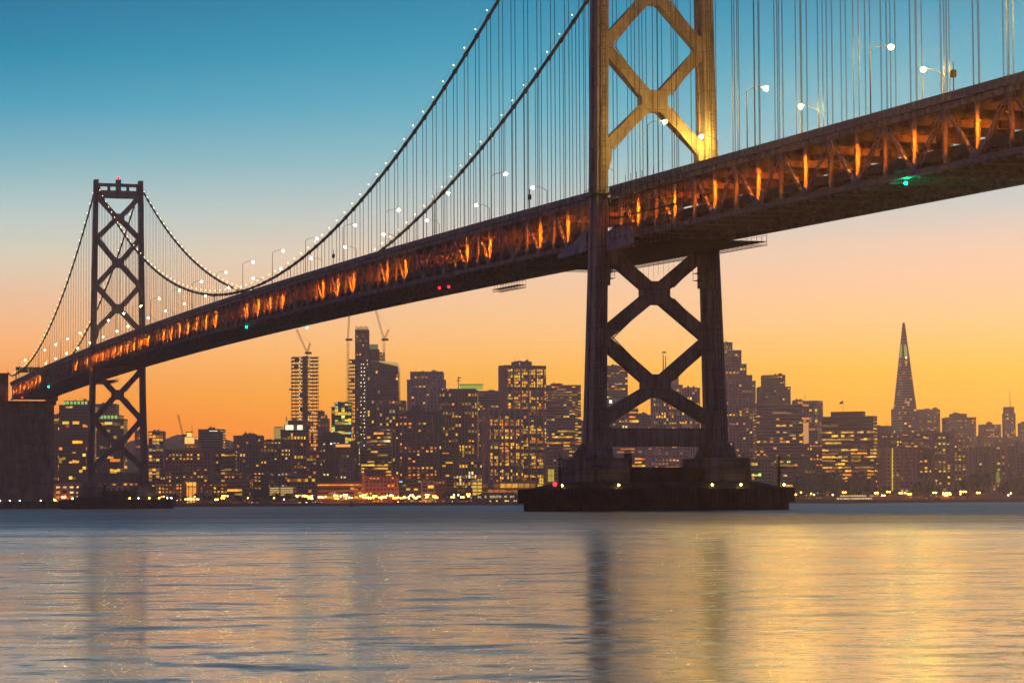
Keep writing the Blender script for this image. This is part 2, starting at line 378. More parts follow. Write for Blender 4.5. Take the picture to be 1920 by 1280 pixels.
    um = MB(); um.box(0,.1,-.5,.5,-.2,.2); um_me = um.mesh('added_beam_fill', RUST_FILL); ur_me = um.mesh('added_beam_fill', RED_FILL)
    uh = MB(); uh.box(-.2,-.02,-.8,.8,-.5,.5); uh.box(-.02,.6,-.8,.8,-.5,-.36); uh.box(-.02,.6,-.8,-.66,-.36,.5); uh.box(-.02,.6,.66,.8,-.36,.5); uh_me = uh.mesh('fill_shroud', DARKST)
    hd = MB(); hd.box(-.3,-.02,-.7,.7,-.6,.2); hd.box(-.3,.95,-.7,.7,.2,.28); hd.box(.9,.95,-.7,.7,-.3,.2); hd.box(-.02,.9,-.7,-.6,-.6,.2); hd.box(-.02,.9,.6,.7,-.6,.2); hd_me = hd.mesh('lamp_housing', DARKST)
    for L, low in posts:
        if low and lamps_on(L):
            for w in ((HALF-1.8),):
                lo = obj('lower_deck_lamp', tm_me, None, root, (L-4.8,w,zb(L)+6.9)); obj('lamp_housing', hd_me, None, lo)
            if True:  # added fill light, shrouded from the camera, aimed at the next beam
                lo = obj('added_beam_fill', um_me if L < -75 or L > 420 else ur_me, None, root, (L-8.4,0,zb(L)+6.6)); obj('fill_shroud', uh_me, None, lo)
    return root

S_NEAR = span('nearest suspended span, running out of the picture at the right', NEAR_NODES, (-330, -4.2), True, True, lambda L: True)
S_MAIN = span('long central span hanging between the two steel towers', MAIN_NODES, (4.2, 699.8), False, True,
              lambda L: int((L-L_NODE0)/SN+.5) not in (2, 5, 6, 9, 13, 14, 19, 20, 28))
S_FAR = span('short far span between the distant tower and the concrete anchorage', FAR_NODES, (708.2, 1060), False, True,
             lambda L: 900 < L or L < 742 or 755 < L < 770)

# ------------------------------------------------------------------ towers
def leg_c(z, top): return 12.6+(11.55-12.6)*(z-11)/39 if z < 50 else 11.55+(10.86-11.55)*(z-50)/50 if z < 100 else 10.86-.012*(z-100)
def leg_w(z): return 1.45-.3*min(1, (z-11)/40) if z < 100 else 1.15-.003*(z-100)
def leg_l(z): return 3.75-.55*min(1, (z-11)/40)-.3*min(1, max(0, z-51)/50)-(.7*max(0, z-100)/50)
SEC = [(-.55,-1),(.55,-1),(.55,-.8),(1,-.8),(1,-.3),(.72,-.3),(.72,.3),(1,.3),(1,.8),(.55,.8),(.55,1),(-.55,1),(-.55,.8),(-1,.8),(-1,.3),(-.72,.3),(-.72,-.3),(-1,-.3),(-1,-.8),(-.55,-.8)]
def tower(L, label, zt_, up_c, up_j, lo_c, lo_j, beam_z, platforms):
    root = empty('bridge_tower', (BM @ Vector((L,0,0))), BROT, label=label, category='bridge tower', group='steel towers of the bridge')
    for s in (1, -1):
        mb_ = MB(); zs = [12.5, 20, 30, 40, 50, 60, 75, 90, 100, 115, 130, zt_]
        zs = sorted(z for z in set(zs) if z <= zt_)
        mb_.loft([[(v*leg_l(z), s*(leg_c(z, zt_)+u*leg_w(z)), z) for u, v in (SEC if s > 0 else [(-u, v) for u, v in SEC][::-1])] for z in zs])
        lg = obj('leg', mb_, STEEL, root)
        # splice plates: thin bands round the leg
        sp_ = MB()
        for z in [18+7.6*i for i in range(int((zt_-22)/7.6))]:
            sp_.prism([(v*(leg_l(z)+.03), s*(leg_c(z,0)+u*(leg_w(z)+.03))) for u, v in SEC], 2, z-.12, z+.12)
        obj('splice_plate', sp_, STEEL, lg, kind='stuff')
        ld = MB(); z0_, z1_ = 13.5, zt_-2
        yl = s*(leg_c(60,0)); 
        for z in [z0_+1.2*i for i in range(int((z1_-z0_)/1.2))]:
            xf = -leg_l(z)-.14; yc_ = s*leg_c(z,0); ld.box(xf-.03,xf+.03,yc_-.34,yc_+.34,z,z+.08)
            for q_ in (-.34,.34): ld.box(xf-.03,xf+.03,yc_+q_-.03,yc_+q_+.03,z,z+1.2)
        obj('ladder', ld, DARKST, lg, kind='stuff')
        # flared boot with ribs
        bt = MB(); c = leg_c(12.5, 0); w = leg_w(12.5); l = leg_l(12.5)
        bt.hexa([(-l-1.1,s*c-w-1.1,10.1),(l+1.1,s*c-w-1.1,10.1),(l+1.1,s*c+w+1.1,10.1),(-l-1.1,s*c+w+1.1,10.1),(-l-.05,s*c-w-.05,12.9),(l+.05,s*c-w-.05,12.9),(l+.05,s*c+w+.05,12.9),(-l-.05,s*c+w+.05,12.9)])
        for i in range(6):
            u = -w-.6+i*(2*w+1.2)/5; bt.prism([(-l-1.5,10.1),(-l+.1,10.1),(-l+.1,13.2)], 1, s*c+u-.08, s*c+u+.08)
        for i in range(11):
            u = -l-.6+i*(2*l+1.2)/10
            bt.prism([(s*c+w+1.5,10.1),(s*c+w+.0,13.2),(s*c+w,10.1)], 0, u-.08, u+.08)
        obj('leg_base', bt, STEEL, root)
    D = 1.25           # half depth of the bracing
    def inner(z): return leg_c(z,0)-leg_w(z)
    def xs(centers, joints, hw, cw, ch):
        for zc_ in centers:
            js = sorted(joints, key=lambda j: abs(j-zc_))[:2]; lo, hi = min(js), max(js)
            for s in (1, -1):
                for zj in (lo, hi):
                    yi = inner(zj); dz = .35*(1 if zj > zc_ else -1)
                    mb_ = MB(); mb_.beam((0, s*cw*.26, zc_+ch*.24*(1 if zj > zc_ else -1)), (0, s*(yi+.2), zj-dz), D*2, hw, up=Vector((0, -(zj-zc_), s*yi)))
                    A = Vector((0, s*cw*.5, zc_+ch*.4*(1 if zj > zc_ else -1))); E_ = Vector((0, s*(yi-.6), zj-dz)); dd = (E_-A).normalized(); nn = Vector((0, -dd.z, dd.y))
                    for side in (-1, 1):
                        mb_.beam(A+nn*side*hw*.42+Vector((-D-.06,0,0)), E_+nn*side*hw*.42+Vector((-D-.06,0,0)), .12, .22, up=nn)
                    for q_ in range(9):
                        c_ = A+(E_-A)*(q_+.5)/9+Vector((-D-.03,0,0)); mb_.beam(c_-nn*hw*.4, c_+nn*hw*.4, .07, .14, up=dd)
                    obj('cross_brace', mb_, STEEL, root)
            h, w = ch/2, cw/2
            mb_ = MB(); mb_.prism([(y_, zc_+z_) for y_, z_ in ((-w*.35,-h),(w*.35,-h),(w,-h*.35),(w,h*.35),(w*.35,h),(-w*.35,h),(-w,h*.35),(-w,-h*.35))], 0, -D-.12, D+.12)
            obj('centre_plate', mb_, STEEL, root)
    xs(up_c, up_j, 2.15, 5.4, 4.2); xs(lo_c, lo_j, 2.35, 5.6, 4.5)
    for zj in list(up_j)+list(lo_j):
        for s in (1, -1):
            yi = inner(zj)
            mb_ = MB(); mb_.prism([(s*(yi+.3),zj-3.2),(s*(yi+.3),zj+3.2),(s*(yi-1.1),zj+1.3),(s*(yi-1.1),zj-1.3)], 0, -D-.1, D+.1)
            obj('joint_plate', mb_, STEEL, root)
    zj = min(up_j)
    for s in (1, -1):   # haunch down to the roadway
        yi = inner(zj-4); mb_ = MB(); mb_.prism([(s*(yi+.3),zj-7),(s*(yi+.3),zj-1),(s*(yi-1.2),zj-1.5),(s*(yi-.45),zj-4)], 0, -D-.05, D+.05); obj('haunch', mb_, STEEL, root)
    b0, b1_ = beam_z; yi = inner(14)
    mb_ = MB(); mb_.prism([(-yi-.3,b0-.9),(-yi+1.4,b0),(yi-1.4,b0),(yi+.3,b0-.9),(yi+.3,b1_+2.4),(yi-1.2,b1_),(-yi+1.2,b1_),(-yi-.3,b1_+2.4)], 0, -D-.4, D+.4)
    obj('bottom_strut', mb_, STEEL, root)
    mb_ = MB()
    for z in (b0+1.1, b0+2.2): mb_.box(-D-.5,-D-.38,-yi,yi,z-.06,z+.06)
    obj('strut_stiffener', mb_, STEEL, root)
    # top portal
    zt2 = zt_; mb_ = MB(); yi = inner(zt2-3)
    mb_.box(-1.5,1.5,-yi-.3,yi+.3,zt2-7.6,zt2-4.2); obj('top_strut', mb_, STEEL, root)
    mb_ = MB(); mb_.box(-1.2,1.2,-yi-.3,yi+.3,zt2-2.2,zt2-.9); obj('top_rail', mb_, STEEL, root)
    for y in (-yi*.96, -yi*.47, yi*.47, yi*.96):
        mb_ = MB(); mb_.box(-1.1,1.1,y-.55,y+.55,zt2-4.3,zt2-2.1); obj('portal_post', mb_, STEEL, root)
    mb_ = MB(); mb_.box(-1.3,1.3,-1.1,1.1,zt2-4.4,zt2+.9); obj('beacon_post', mb_, STEEL, root)
    mb_ = MB(); mb_.tube((0,0,zt2+.9),(0,0,zt2+1.5),.25); bm_ = obj('beacon', mb_, DARKST, root)
    mb_ = MB(); mb_.sphere((0,0,zt2+1.8),.65); obj('beacon_globe', mb_, RED_L, bm_, smooth=True)
    for s in (1, -1):
        mb_ = MB(); c = leg_c(zt2,0); mb_.box(-2.2,2.2,s*c-1.0,s*c+1.0,zt2-.02,zt2+.6); obj('leg_cap', mb_, STEEL, root)
        # collar walkway at roadway level and inspection platform below the deck
        zc_ = zb(L)+9.2; l = leg_l(zc_)+.55; w = leg_w(zc_)+.5; c = leg_c(zc_,0); mb_ = MB()
        mb_.box(-l,l,s*c-w,s*c+w,zc_-.25,zc_)
        for hh in (.55, 1.1):
            for (p, q) in (((-l,s*c-w),(l,s*c-w)),((l,s*c-w),(l,s*c+w)),((l,s*c+w),(-l,s*c+w)),((-l,s*c+w),(-l,s*c-w))):
                mb_.beam((*p,zc_+hh),(*q,zc_+hh),.06,.06)
        for p in ((-l,s*c-w),(l,s*c-w),(l,s*c+w),(-l,s*c+w),(-l,s*c)): mb_.beam((*p,zc_),(*p,zc_+1.1),.07,.07,up=(1,0,0))
        obj('collar_walkway', mb_, DARKST, root)
        if platforms:
            yi = inner(46); mb_ = MB(); y0, y1 = sorted((s*(yi-1.9), s*yi))
            for z in (44.8, 46.2): mb_.box(-1.2,1.2,y0,y1,z,z+.1)
            for y in (y0, y1):
                for x in (-1.2, 1.2): mb_.beam((x,y,44.8),(x,y,47.3),.07,.07,up=(1,0,0))
            for z in (45.5, 46.9, 47.3): mb_.beam((-1.2,y0,z),(-1.2,y1,z),.06,.06)
            obj('inspection_platform', mb_, DARKST, root)
            mb_ = MB(); y0, y1 = sorted((s*(yi-.7), s*(yi+.1))); mb_.box(-2,2,y0,y1,43.4,50.8); obj('bracket_plate', mb_, STEEL, root)
    return root
T_NEAR = tower(0, 'huge near steel tower rising out of the top of the frame', 140.2, (79.7,100.9,121.5), (69.7,90.3,111.2,131.5), (42.2,24.1), (51,33.3,17.2), (12.4,15.9), True)
T_FAR = tower(704, 'complete distant steel tower with red beacon on its top strut', 150.4, (133.5,112.8,91.7), (143.6,124.0,102.3,81.6), (52.2,29), (63.2,40.7,19.0), (11.8,16.4), False)

# ------------------------------------------------------------------ piers under the towers
def pier(L, label, gauge):
    root = empty('tower_pier', BM @ Vector((L,0,0)), BROT, label=label, category='bridge pier', group='concrete piers under the steel towers')
    for s in (1, -1):
        mb_ = MB(); y0, y1 = sorted((s*8.0, s*17.0))
        mb_.hexa([(-7.5,y0,5),(7.5,y0,5),(7.5,y1,5),(-7.5,y1,5),(-7.0,y0+.2,10.1),(7.0,y0+.2,10.1),(7.0,y1-.2,10.1),(-7.0,y1-.2,10.1)])
        pd = obj('pedestal', mb_, CONC, root)
        mb_ = MB(); mb_.box(-7.65,7.65,y0-.14,y1+.14,7.9,8.06); obj('pedestal_ledge', mb_, CONC, pd)
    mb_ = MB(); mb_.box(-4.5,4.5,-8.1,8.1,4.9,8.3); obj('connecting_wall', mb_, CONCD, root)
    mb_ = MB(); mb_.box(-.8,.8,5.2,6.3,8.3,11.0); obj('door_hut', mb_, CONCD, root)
    # fender island: long body with rounded ends, sloping top
    def outline(hx, hy, r, n=9):
        pts = []
        for cx, cy, a0 in ((hx-r, hy-r, 0), (-hx+r, hy-r, 90), (-hx+r, -hy+r, 180), (hx-r, -hy+r, 270)):
            for i in range(n): a = radians(a0+90*i/(n-1)); pts.append((cx+r*cos(a), cy+r*sin(a)))
        return pts
    o1 = outline(11.5, 25.6, 5.0); o2 = outline(10.6, 24.6, 4.6); o3 = outline(9, 18.5, 3)
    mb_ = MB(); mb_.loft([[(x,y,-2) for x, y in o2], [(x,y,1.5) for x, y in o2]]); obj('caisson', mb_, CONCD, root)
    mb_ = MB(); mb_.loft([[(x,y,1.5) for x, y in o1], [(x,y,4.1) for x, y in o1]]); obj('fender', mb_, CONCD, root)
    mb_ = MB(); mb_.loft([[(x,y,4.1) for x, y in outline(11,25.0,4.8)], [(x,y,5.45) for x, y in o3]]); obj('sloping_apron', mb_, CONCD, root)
    mb_ = MB()
    for hx, hy, r, z0, z1, o in ((11.5,25.6,5,1.5,4.25,.14), (10.6,24.6,4.6,-2,1.5,.12)):
        per = outline(hx, hy, r, 12)
        for i in range(len(per)):
            p = Vector((*per[i],0)); q = Vector((*per[(i+1) % len(per)],0)); ln = (q-p).length; m_ = max(1, int(ln/.9))
            for j in range(m_):
                c = p+(q-p)*(j+.5)/m_; mb_.tube((c.x,c.y,z0),(c.x,c.y,z1),.26,5,cap=True)
    obj('fender_pile', mb_, CONCD, root, kind='stuff')
    return root
pier(0, 'dark near pier island carrying the near tower', True)
pier(704, 'low distant pier island carrying the far tower', False)
def post(L, W, z, h, label):
    root = empty('mooring_post', BM @ Vector((L,W,z)), BROT, label=label, category='mast')
    m1 = MB(); m1.tube((0,0,-.3),(0,0,h*.55),.34,8); m1.tube((0,0,h*.55),(0,0,h),.22,8,r2=.1); obj('pole', m1, DARKST, root)
    m1 = MB(); m1.box(-.1,.1,-1.4,.5,h*.58,h*.62); m1.box(-.12,.12,-.4,.4,h*.85,h*.9); obj('cross_arm', m1, DARKST, root)
post(-9, 22.6, 4.2, 6.4, 'black mast at the left end of the near pier island')
post(-9.2, 15.6, 4.6, 6.4, 'black mast before the left pedestal of the near pier')
post(-8.5, -22.2, 4.2, 6.6, 'black mast at the right end of the near pier island')
def navlamp(L, W, z, m, label, r=.22, cat='lamp'):
    root = empty('pier_lamp', BM @ Vector((L,W,z)), BROT, label=label, category=cat, group='small lamps on the pier islands')
    a = MB(); a.tube((0,0,0),(0,0,.35),.07,5); obj('post', a, DARKST, root)
    a = MB(); a.sphere((0,0,.35+r),r); obj('bulb', a, m, root, smooth=True)
for W, m, l in ((23.6, RED_L, 'red light at the left tip of the near pier'), (22.2, YEL_L, 'yellow lamp beside the red light on the near pier'),
                (11.6, YEL_L, 'yellow lamp below the left pedestal of the near pier'), (-7.3, YEL_L, 'yellow lamp at the middle of the near pier edge'),
                (-13.2, YEL_L, 'yellow lamp below the right pedestal of the near pier'), (-23.0, YEL_L, 'yellow lamp at the right tip of the near pier')):
    navlamp(-11.0 if abs(W) < 19 else -9.0, W, 4.3, m, l, .42 if m is RED_L else .22)
for W, m, l in ((23.5, RED_L, 'red light at the left tip of the distant pier'), (21.5, YEL_L, 'warm lamp at the left tip of the distant pier'), (-4, YEL_L, 'yellow lamp at the middle of the distant pier'),
                (-8, BLU_L, 'bluish lamp on the distant pier'), (-13, YEL_L, 'warm lamp below the right pedestal of the distant pier'),
                (-17.5, YEL_L, 'warm lamp near the right end of the distant pier'), (-21.5, BLU_L, 'white lamp near the right tip of the distant pier'), (-23.4, BLU_L, 'white lamp at the very right tip of the distant pier')):
    navlamp(704-11.0 if abs(W) < 19 else 704-9.0, W, 4.2, m, l, .3)

# ------------------------------------------------------------------ main cables with hangers and lights
hang_L = []
for seg in (NEAR_NODES, MAIN_NODES, FAR_NODES):
    seg = sorted(seg)
    for i, L in enumerate(seg):
        hang_L.append(L)
        if i+1 < len(seg): hang_L.append((L+seg[i+1])/2)
hang_L.append(L_NODE0-SN/2)
hang_L = sorted(L for L in hang_L if -300 < L < 1045 and abs(L) > 7 and abs(L-704) > 7)
rope_me = {}
def cable(W, label):
    root = empty('main_cable', (AX, AY, 0), BROT, label=label, category='cable', group='main suspension cables')
    mb_ = MB(); mr_ = MB()
    Ls = [-352+8*i for i in range(180)]; Ls = sorted(set([L for L in Ls if L < 1130]+[0, 704, 1062]))
    for a, b_ in zip(Ls, Ls[1:]):
        za, zb_ = zcable(a), zcable(b_); mb_.tube((a,W,za),(b_,W,zb_),.40,8,cap=False)
        for s in (.45, -.45): mr_.tube((a,W+s,za+1.35),(b_,W+s,zb_+1.35),.022,3,cap=False)
    obj('cable_strand', mb_, CABLE, root); obj('hand_rope', mr_, ROPE, root)
    bd = MB(); bd.tube((-.45,0,0),(.45,0,0),.56,8); bd_me = bd.mesh('cable_band', CABLE)
    bb = MB(); bb.sphere((0,0,1.5),.125,6,4); bb_me = bb.mesh('necklace_light', BULB, True)
    ur = MB()
    for s in (.14, -.14):
        for e_ in (0, .9): ur.tube((s,-e_ if W > 0 else e_,0),(s,-e_ if W > 0 else e_,-1),.04,4,cap=False)
    ur_me = ur.mesh('hanger', ROPE)
    for L in hang_L:
        zc_ = zcable(L); zt_ = zb(L)+9.0
        sl = atan2(zcable(L+1)-zcable(L-1), 2)
        if zc_ > zt_+.6:
            o = obj('cable_band', bd_me, None, root, (L,W,zc_)); o.rotation_euler = (0,-sl,0)
            h = obj('hanger', ur_me, None, root, (L,W+(.45 if W > 0 else -.45),zc_)); h.scale = (1,1,zc_-zt_)
        obj('necklace_light', bb_me, None, root, (L+.3,W+.3,zc_))
    return root
cable(HALF, 'camera-side main cable strung with bulbs over both steel towers')
cable(-HALF, 'far-side main cable strung with bulbs over both steel towers')

# ------------------------------------------------------------------ anchorage
root = empty('anchorage', (AX, AY, 0), BROT, label='massive concrete centre anchorage at the left edge', category='anchorage')
mb_ = MB(); z1 = 63.4
mb_.box(1064,1120,-15.5,15.5,4,z1); obj('block', mb_, CONC, root)
for k in range(5):
    mb_ = MB(); y = -13.4+k*6.7; mb_.box(1063.2,1064.05,y-2.1,y+2.1,4,z1-2.0-(k % 2)*.01); obj('wall_rib', mb_, CONC, root)
for k in range(6):
    mb_ = MB(); x = 1068+k*10; mb_.box(x-3,x+3,15.45,16.1,4,z1-2); obj('wall_rib', mb_, CONC, root)
mb_ = MB(); mb_.box(1062.2,1122,-16.6,16.6,z1-1.95,z1+.4); obj('coping', mb_, CONC, root)
for s in (1, -1):
    mb_ = MB(); y0, y1 = sorted((s*11.9, s*17.0)); mb_.box(1059,1074,y0,y1,z1+.42,79.2); p = obj('pylon', mb_, CONC, root)
    for k in range(5):
        mb_ = MB(); yy = y0+.55+k*1.0; mb_.box(1058.6,1059.02,yy-.26,yy+.26,z1+.5,77.8); obj('flute', mb_, CONC, p)
    for k in range(7):
        mb_ = MB(); xx = 1060.4+k*2.0; yo = s*17.0; a, b_ = sorted((yo, yo+s*.35)); mb_.box(xx-.5,xx+.5,a,b_,z1+.5,77.8); obj('flute', mb_, CONC, p)
    mb_ = MB(); mb_.box(1058.2,1075,y0-.5,y1+.5,79.2,80); obj('pylon_cap', mb_, CONC, p)
root = empty('anchorage_pier', (AX, AY, 0), BROT, label='low fender island round the concrete anchorage', category='bridge pier')
mb_ = MB(); mb_.hexa([(1046,-19,-2),(1130,-19,-2),(1130,40,-2),(1046,40,-2),(1046,-19,4),(1130,-19,4),(1130,40,4),(1046,40,4)]); obj('fender', mb_, CONCD, root)
mb_ = MB()
for k in range(46): mb_.tube((1045.9,-18.6+k*1.27,-2),(1045.9,-18.6+k*1.27,4.2),.3,5)
obj('fender_pile', mb_, CONCD, root, kind='stuff')
for W, l in ((17.5,'first from the left'), (12,'second from the left'), (6.2,'third from the left'), (-6,'fourth from the left')):
    navlamp(1047, W, 4.1, YEL_L if W < 0 else BLU_L, 'pale lamp on the anchorage island, '+l, .3)

# green road sign gantry over the upper roadway
root = empty('sign_gantry', BM @ Vector((1030,0,zb(1030)+9.3)), BROT, label='green overhead road sign gantry above the deck at far left', category='sign gantry')
GSIGN = mat('green_sign_face', (.01,.12,.03), .5); 
for s in (10.6, -10.6):
    mb_ = MB(); mb_.tube((0,s,0),(0,s,8.6),.25,6); obj('post', mb_, DARKST, root)
mb_ = MB()
for z in (6.4, 8.2): mb_.beam((0,-10.6,z),(0,10.6,z),.2,.2)
obj('cross_beam', mb_, DARKST, root)
WHITE = mat('sign_letter_white', (.75,.75,.7), .5)
for y in (7.2, 0, -7.2):
    mb_ = MB(); mb_.box(-.35,-.2,y-3.4,y+3.4,5.3,8.6); sg = obj('sign_panel', mb_, GSIGN, root)
    mb_ = MB()
    for z in (5.42, 8.42): mb_.box(-.37,-.352,y-3.3,y+3.3,z,z+.07)
    obj('sign_border', mb_, WHITE, sg)

# ------------------------------------------------------------------ roadway lamps on the upper deck
lp = MB(); lp.tube((0,0,0),(0,0,9.6),.11,6,r2=.08); lp_me = lp.mesh('pole', DARKST)
la = MB(); pts = [(0,0,9.5),(0,-.9,10.15),(0,-2.0,10.45),(0,-3.0,10.5)]
for a, b_ in zip(pts, pts[1:]): la.tube(a, b_, .06, 5)
la_me = la.mesh('arm', DARKST)
lh = MB(); lh.hexa([(-.2,-3.9,10.42),(.2,-3.9,10.42),(.16,-2.95,10.44),(-.16,-2.95,10.44),(-.12,-3.8,10.62),(.12,-3.8,10.62),(.1,-3.0,10.64),(-.1,-3.0,10.64)]); lh_me = lh.mesh('lamp_head', DARKST)
lb = MB(); lb.sphere((0,-3.45,10.25),.36,8,5); lb_me = lb.mesh('bulb', DECK_L, True); lb.v = [tuple(v) for v in lb.v]; lbf_me = lb.mesh('bulb', DECK_F, True); lbn_me = lb.mesh('bulb', DECK_N, True)
ORD = ['first','second','third','fourth','fifth','sixth','seventh','eighth','ninth','tenth','eleventh','twelfth','thirteenth','fourteenth','fifteenth','sixteenth','seventeenth','eighteenth','nineteenth','twentieth','twenty-first','twenty-second','twenty-third','twenty-fourth','twenty-fifth']
def road_lamp(L, W, label):
    root = empty('street_lamp', BM @ Vector((L, W, zb(L)+10.3)), BROT+(0 if W > 0 else pi), label=label, category='street lamp', group='lamps along the upper roadway of the bridge')
    obj('pole', lp_me, None, root); obj('arm', la_me, None, root); obj('lamp_head', lh_me, None, root); obj('bulb', lbn_me if L < -40 else lb_me if L < 60 else lbf_me, None, root)
for side, W, L0 in (('camera-side', 10.95, 26.5), ('far-side', -10.95, 6.8)):
    neg = [-26.5-47.5*k for k in range(5)] if W > 0 else [-6.6-47.7*k for k in range(5)]
    posn = [L0+46.9*k for k in range(1, 23)] if W > 0 else [6.8+46.9*k for k in range(1, 23)]
    for k, L in enumerate(neg): road_lamp(L, W, f'lit roadway lamp on the {side} parapet, {ORD[k]} to the right of the near tower')
    for k, L in enumerate(posn):
        if abs(L-704) < 8: L += 12
        if L < 1050: road_lamp(L, W, f'lit roadway lamp on the {side} parapet, {ORD[k]} beyond the near tower')

# navigation lights under the deck
def under_light(L, W, m, label, r=.3):
    root = empty('navigation_light', BM @ Vector((L,W,zb(L)-.1)), BROT, label=label, category='navigation light', group='navigation lights under the deck')
    a = MB(); a.tube((0,0,0),(0,0,-.5),.06,5); obj('stem', a, DARKST, root)
    a = MB(); a.sphere((0,0,-.5-r),r,8,5); obj('lamp', a, m, root, smooth=True)
under_light(-131, HALF, GREEN_L, 'bright green navigation light under the nearest span at the right', .2)
under_light(353, HALF, GREEN_S, 'green navigation light under the camera-side edge at midspan', .35)
under_light(353, -HALF, GREEN_S, 'green navigation light under the far edge at midspan', .3)
under_light(880, HALF, GREEN_S, 'green navigation light under the short far span', .4)
under_light(1003, HALF, RED_L, 'red navigation light beside the anchorage', .55)
under_light(141, 4, RED_L, 'left red light of the pair under the central span', .35)
under_light(136, 3, RED_L, 'right red light of the pair under the central span', .35)

# signals / cameras on short poles on the parapet
for L, W in ((-148, 10.9), (45.4, 10.9), (225.7, 10.9), (406, 10.9)):
    root = empty('signal_post', BM @ Vector((L,W,zb(L)+10.3)), BROT, label={-148:'black signal box on a post above the right-hand span', 45.4:'black signal box on a post left of the near tower', 225.7:'black signal box on a post above the middle of the central span', 406:'small signal post near the low point of the cables'}[L], category='signal', group='signal posts on the parapet')
    a = MB(); a.tube((0,0,0),(0,0,4.2),.09,5); obj('post', a, DARKST, root)
    a = MB(); a.box(-.35,.35,-.3,.3,2.0,3.0); obj('signal_box', a, DARKST, root)

# hanging maintenance platforms under the deck beside the near tower
def scaffold(L0, L1, W0, W1, drop, label):
    root = empty('maintenance_platform', (AX, AY, 0), BROT, label=label, category='platform', group='maintenance platforms slung under the deck')
    n = int((L1-L0)/2.4); fl = MB(); tr = MB()
    for i in range(n):
        a, b_ = L0+i*2.4, L0+(i+1)*2.4; za, zz = zb(a)-drop, zb(b_)-drop
        fl.hexa([(a,W0,za-.1),(b_,W0,zz-.1),(b_,W1,zz-.1),(a,W1,za-.1),(a,W0,za),(b_,W0,zz),(b_,W1,zz),(a,W1,za)])
        for W in (W0, W1):
            tr.beam((a,W,za-.75),(b_,W,zz-.75),.09,.09); tr.beam((a,W,za-.75),(b_,W,zz),.06,.06); tr.beam((a,W,za-.75),(a,W,za+1.1),.07,.07,up=(1,0,0)); tr.beam((a,W,za+1.1),(b_,W,zz+1.1),.06,.06)
        tr.beam((a,W0,za-.75),(a,W1,za-.75),.08,.08)
    obj('platform_floor', fl, DARKST, root); obj('platform_truss', tr, DARKST, root)
    hg = MB()
    for i in range(0, n+1, 2):
        a = L0+i*2.4
        for W in (W0, W1): hg.tube((a,W,zb(a)-drop),(a,W,zb(a)+.1),.03,4)
    obj('hanger_rod', hg, DARKST, root)
scaffold(-28, 62, -11.9, 7, 1.2, 'long maintenance platform slung under the deck around the near tower')
scaffold(122, 144, -12.4, -10.4, .9, 'short maintenance platform hanging left of the near tower')
scaffold(790, 830, -13.2, -6, 1.5, 'small maintenance platform under the far span')
a = MB()
for i in range(9):
    L = 7+i*2.9; a.tube((L,-9,zb(L)-2.1),(L,-9,zb(L)-4.5-(i*37 % 5)*.5),.03,3)
obj('dangling_rope', a, ROPE, label='row of thin ropes dangling under the deck inside the near tower', category='ropes')
bpy.data.objects['dangling_rope'].location = (AX, AY, 0); bpy.data.objects['dangling_rope'].rotation_euler = (0,0,BROT)
def tarp(L0, L1, za, zb_, label):
    mb_ = MB(); n = 14; rr = random.Random(int(L0)+100)
    v = [[(L0+(L1-L0)*i/n+(j-3)*.25, HALF+.9+.16*sin(i*1.3+j*.6)+.05*rr.random()+(6-j)*.1, zb(L0)+za+(zb_(i/n)-za)*j/6) for j in range(7)] for i in range(n+1)]
    for i in range(n):
        for j in range(6):
            mb_.face([v[i][j], v[i+1][j], v[i+1][j+1], v[i][j+1]])
    o = obj('tarpaulin', mb_, TARP, smooth=False, label=label, category='tarpaulin'); o.location = (AX, AY, 0); o.rotation_euler = (0,0,BROT)
    md = o.modifiers.new('thickness', 'SOLIDIFY'); md.thickness = .05
tarp(7.5, 25, -1.2, lambda u: 3.6*(1-u)**1.3-.2, 'pale tarpaulin drooping beside the truss left of the near tower')
tarp(-20, -4.5, -1.6, lambda u: 1.2+2.6*u*(1.2-u)*1.6, 'grey tarpaulin draped over the truss right of the near tower')
# scaffold cage on the truss right of the near tower
a = MB()
for L in range(-46, -6, 3):
    a.beam((L,HALF+1.5,zb(L)-.5),(L,HALF+1.5,zb(L)+(11.6 if -32 < L < -14 else 10.0)),.09,.09,up=(1,0,0))
for k in range(6):
    z = 0.2+k*1.85; a.beam((-46,HALF+1.5,zb(-46)+z),(-7,HALF+1.5,zb(-7)+z),.08,.08)
    if k in (2, 4): a.hexa([(-46,HALF+.95,zb(-46)+z-.05),(-7,HALF+.95,zb(-7)+z-.05),(-7,HALF+1.5,zb(-7)+z-.05),(-46,HALF+1.5,zb(-46)+z-.05),(-46,HALF+.95,zb(-46)+z),(-7,HALF+.95,zb(-7)+z),(-7,HALF+1.5,zb(-7)+z),(-46,HALF+1.5,zb(-46)+z)])
o = obj('scaffolding', a, DARKST, label='tube scaffolding along the truss just right of the near tower', category='scaffolding'); o.location = (AX, AY, 0); o.rotation_euler = (0,0,BROT)
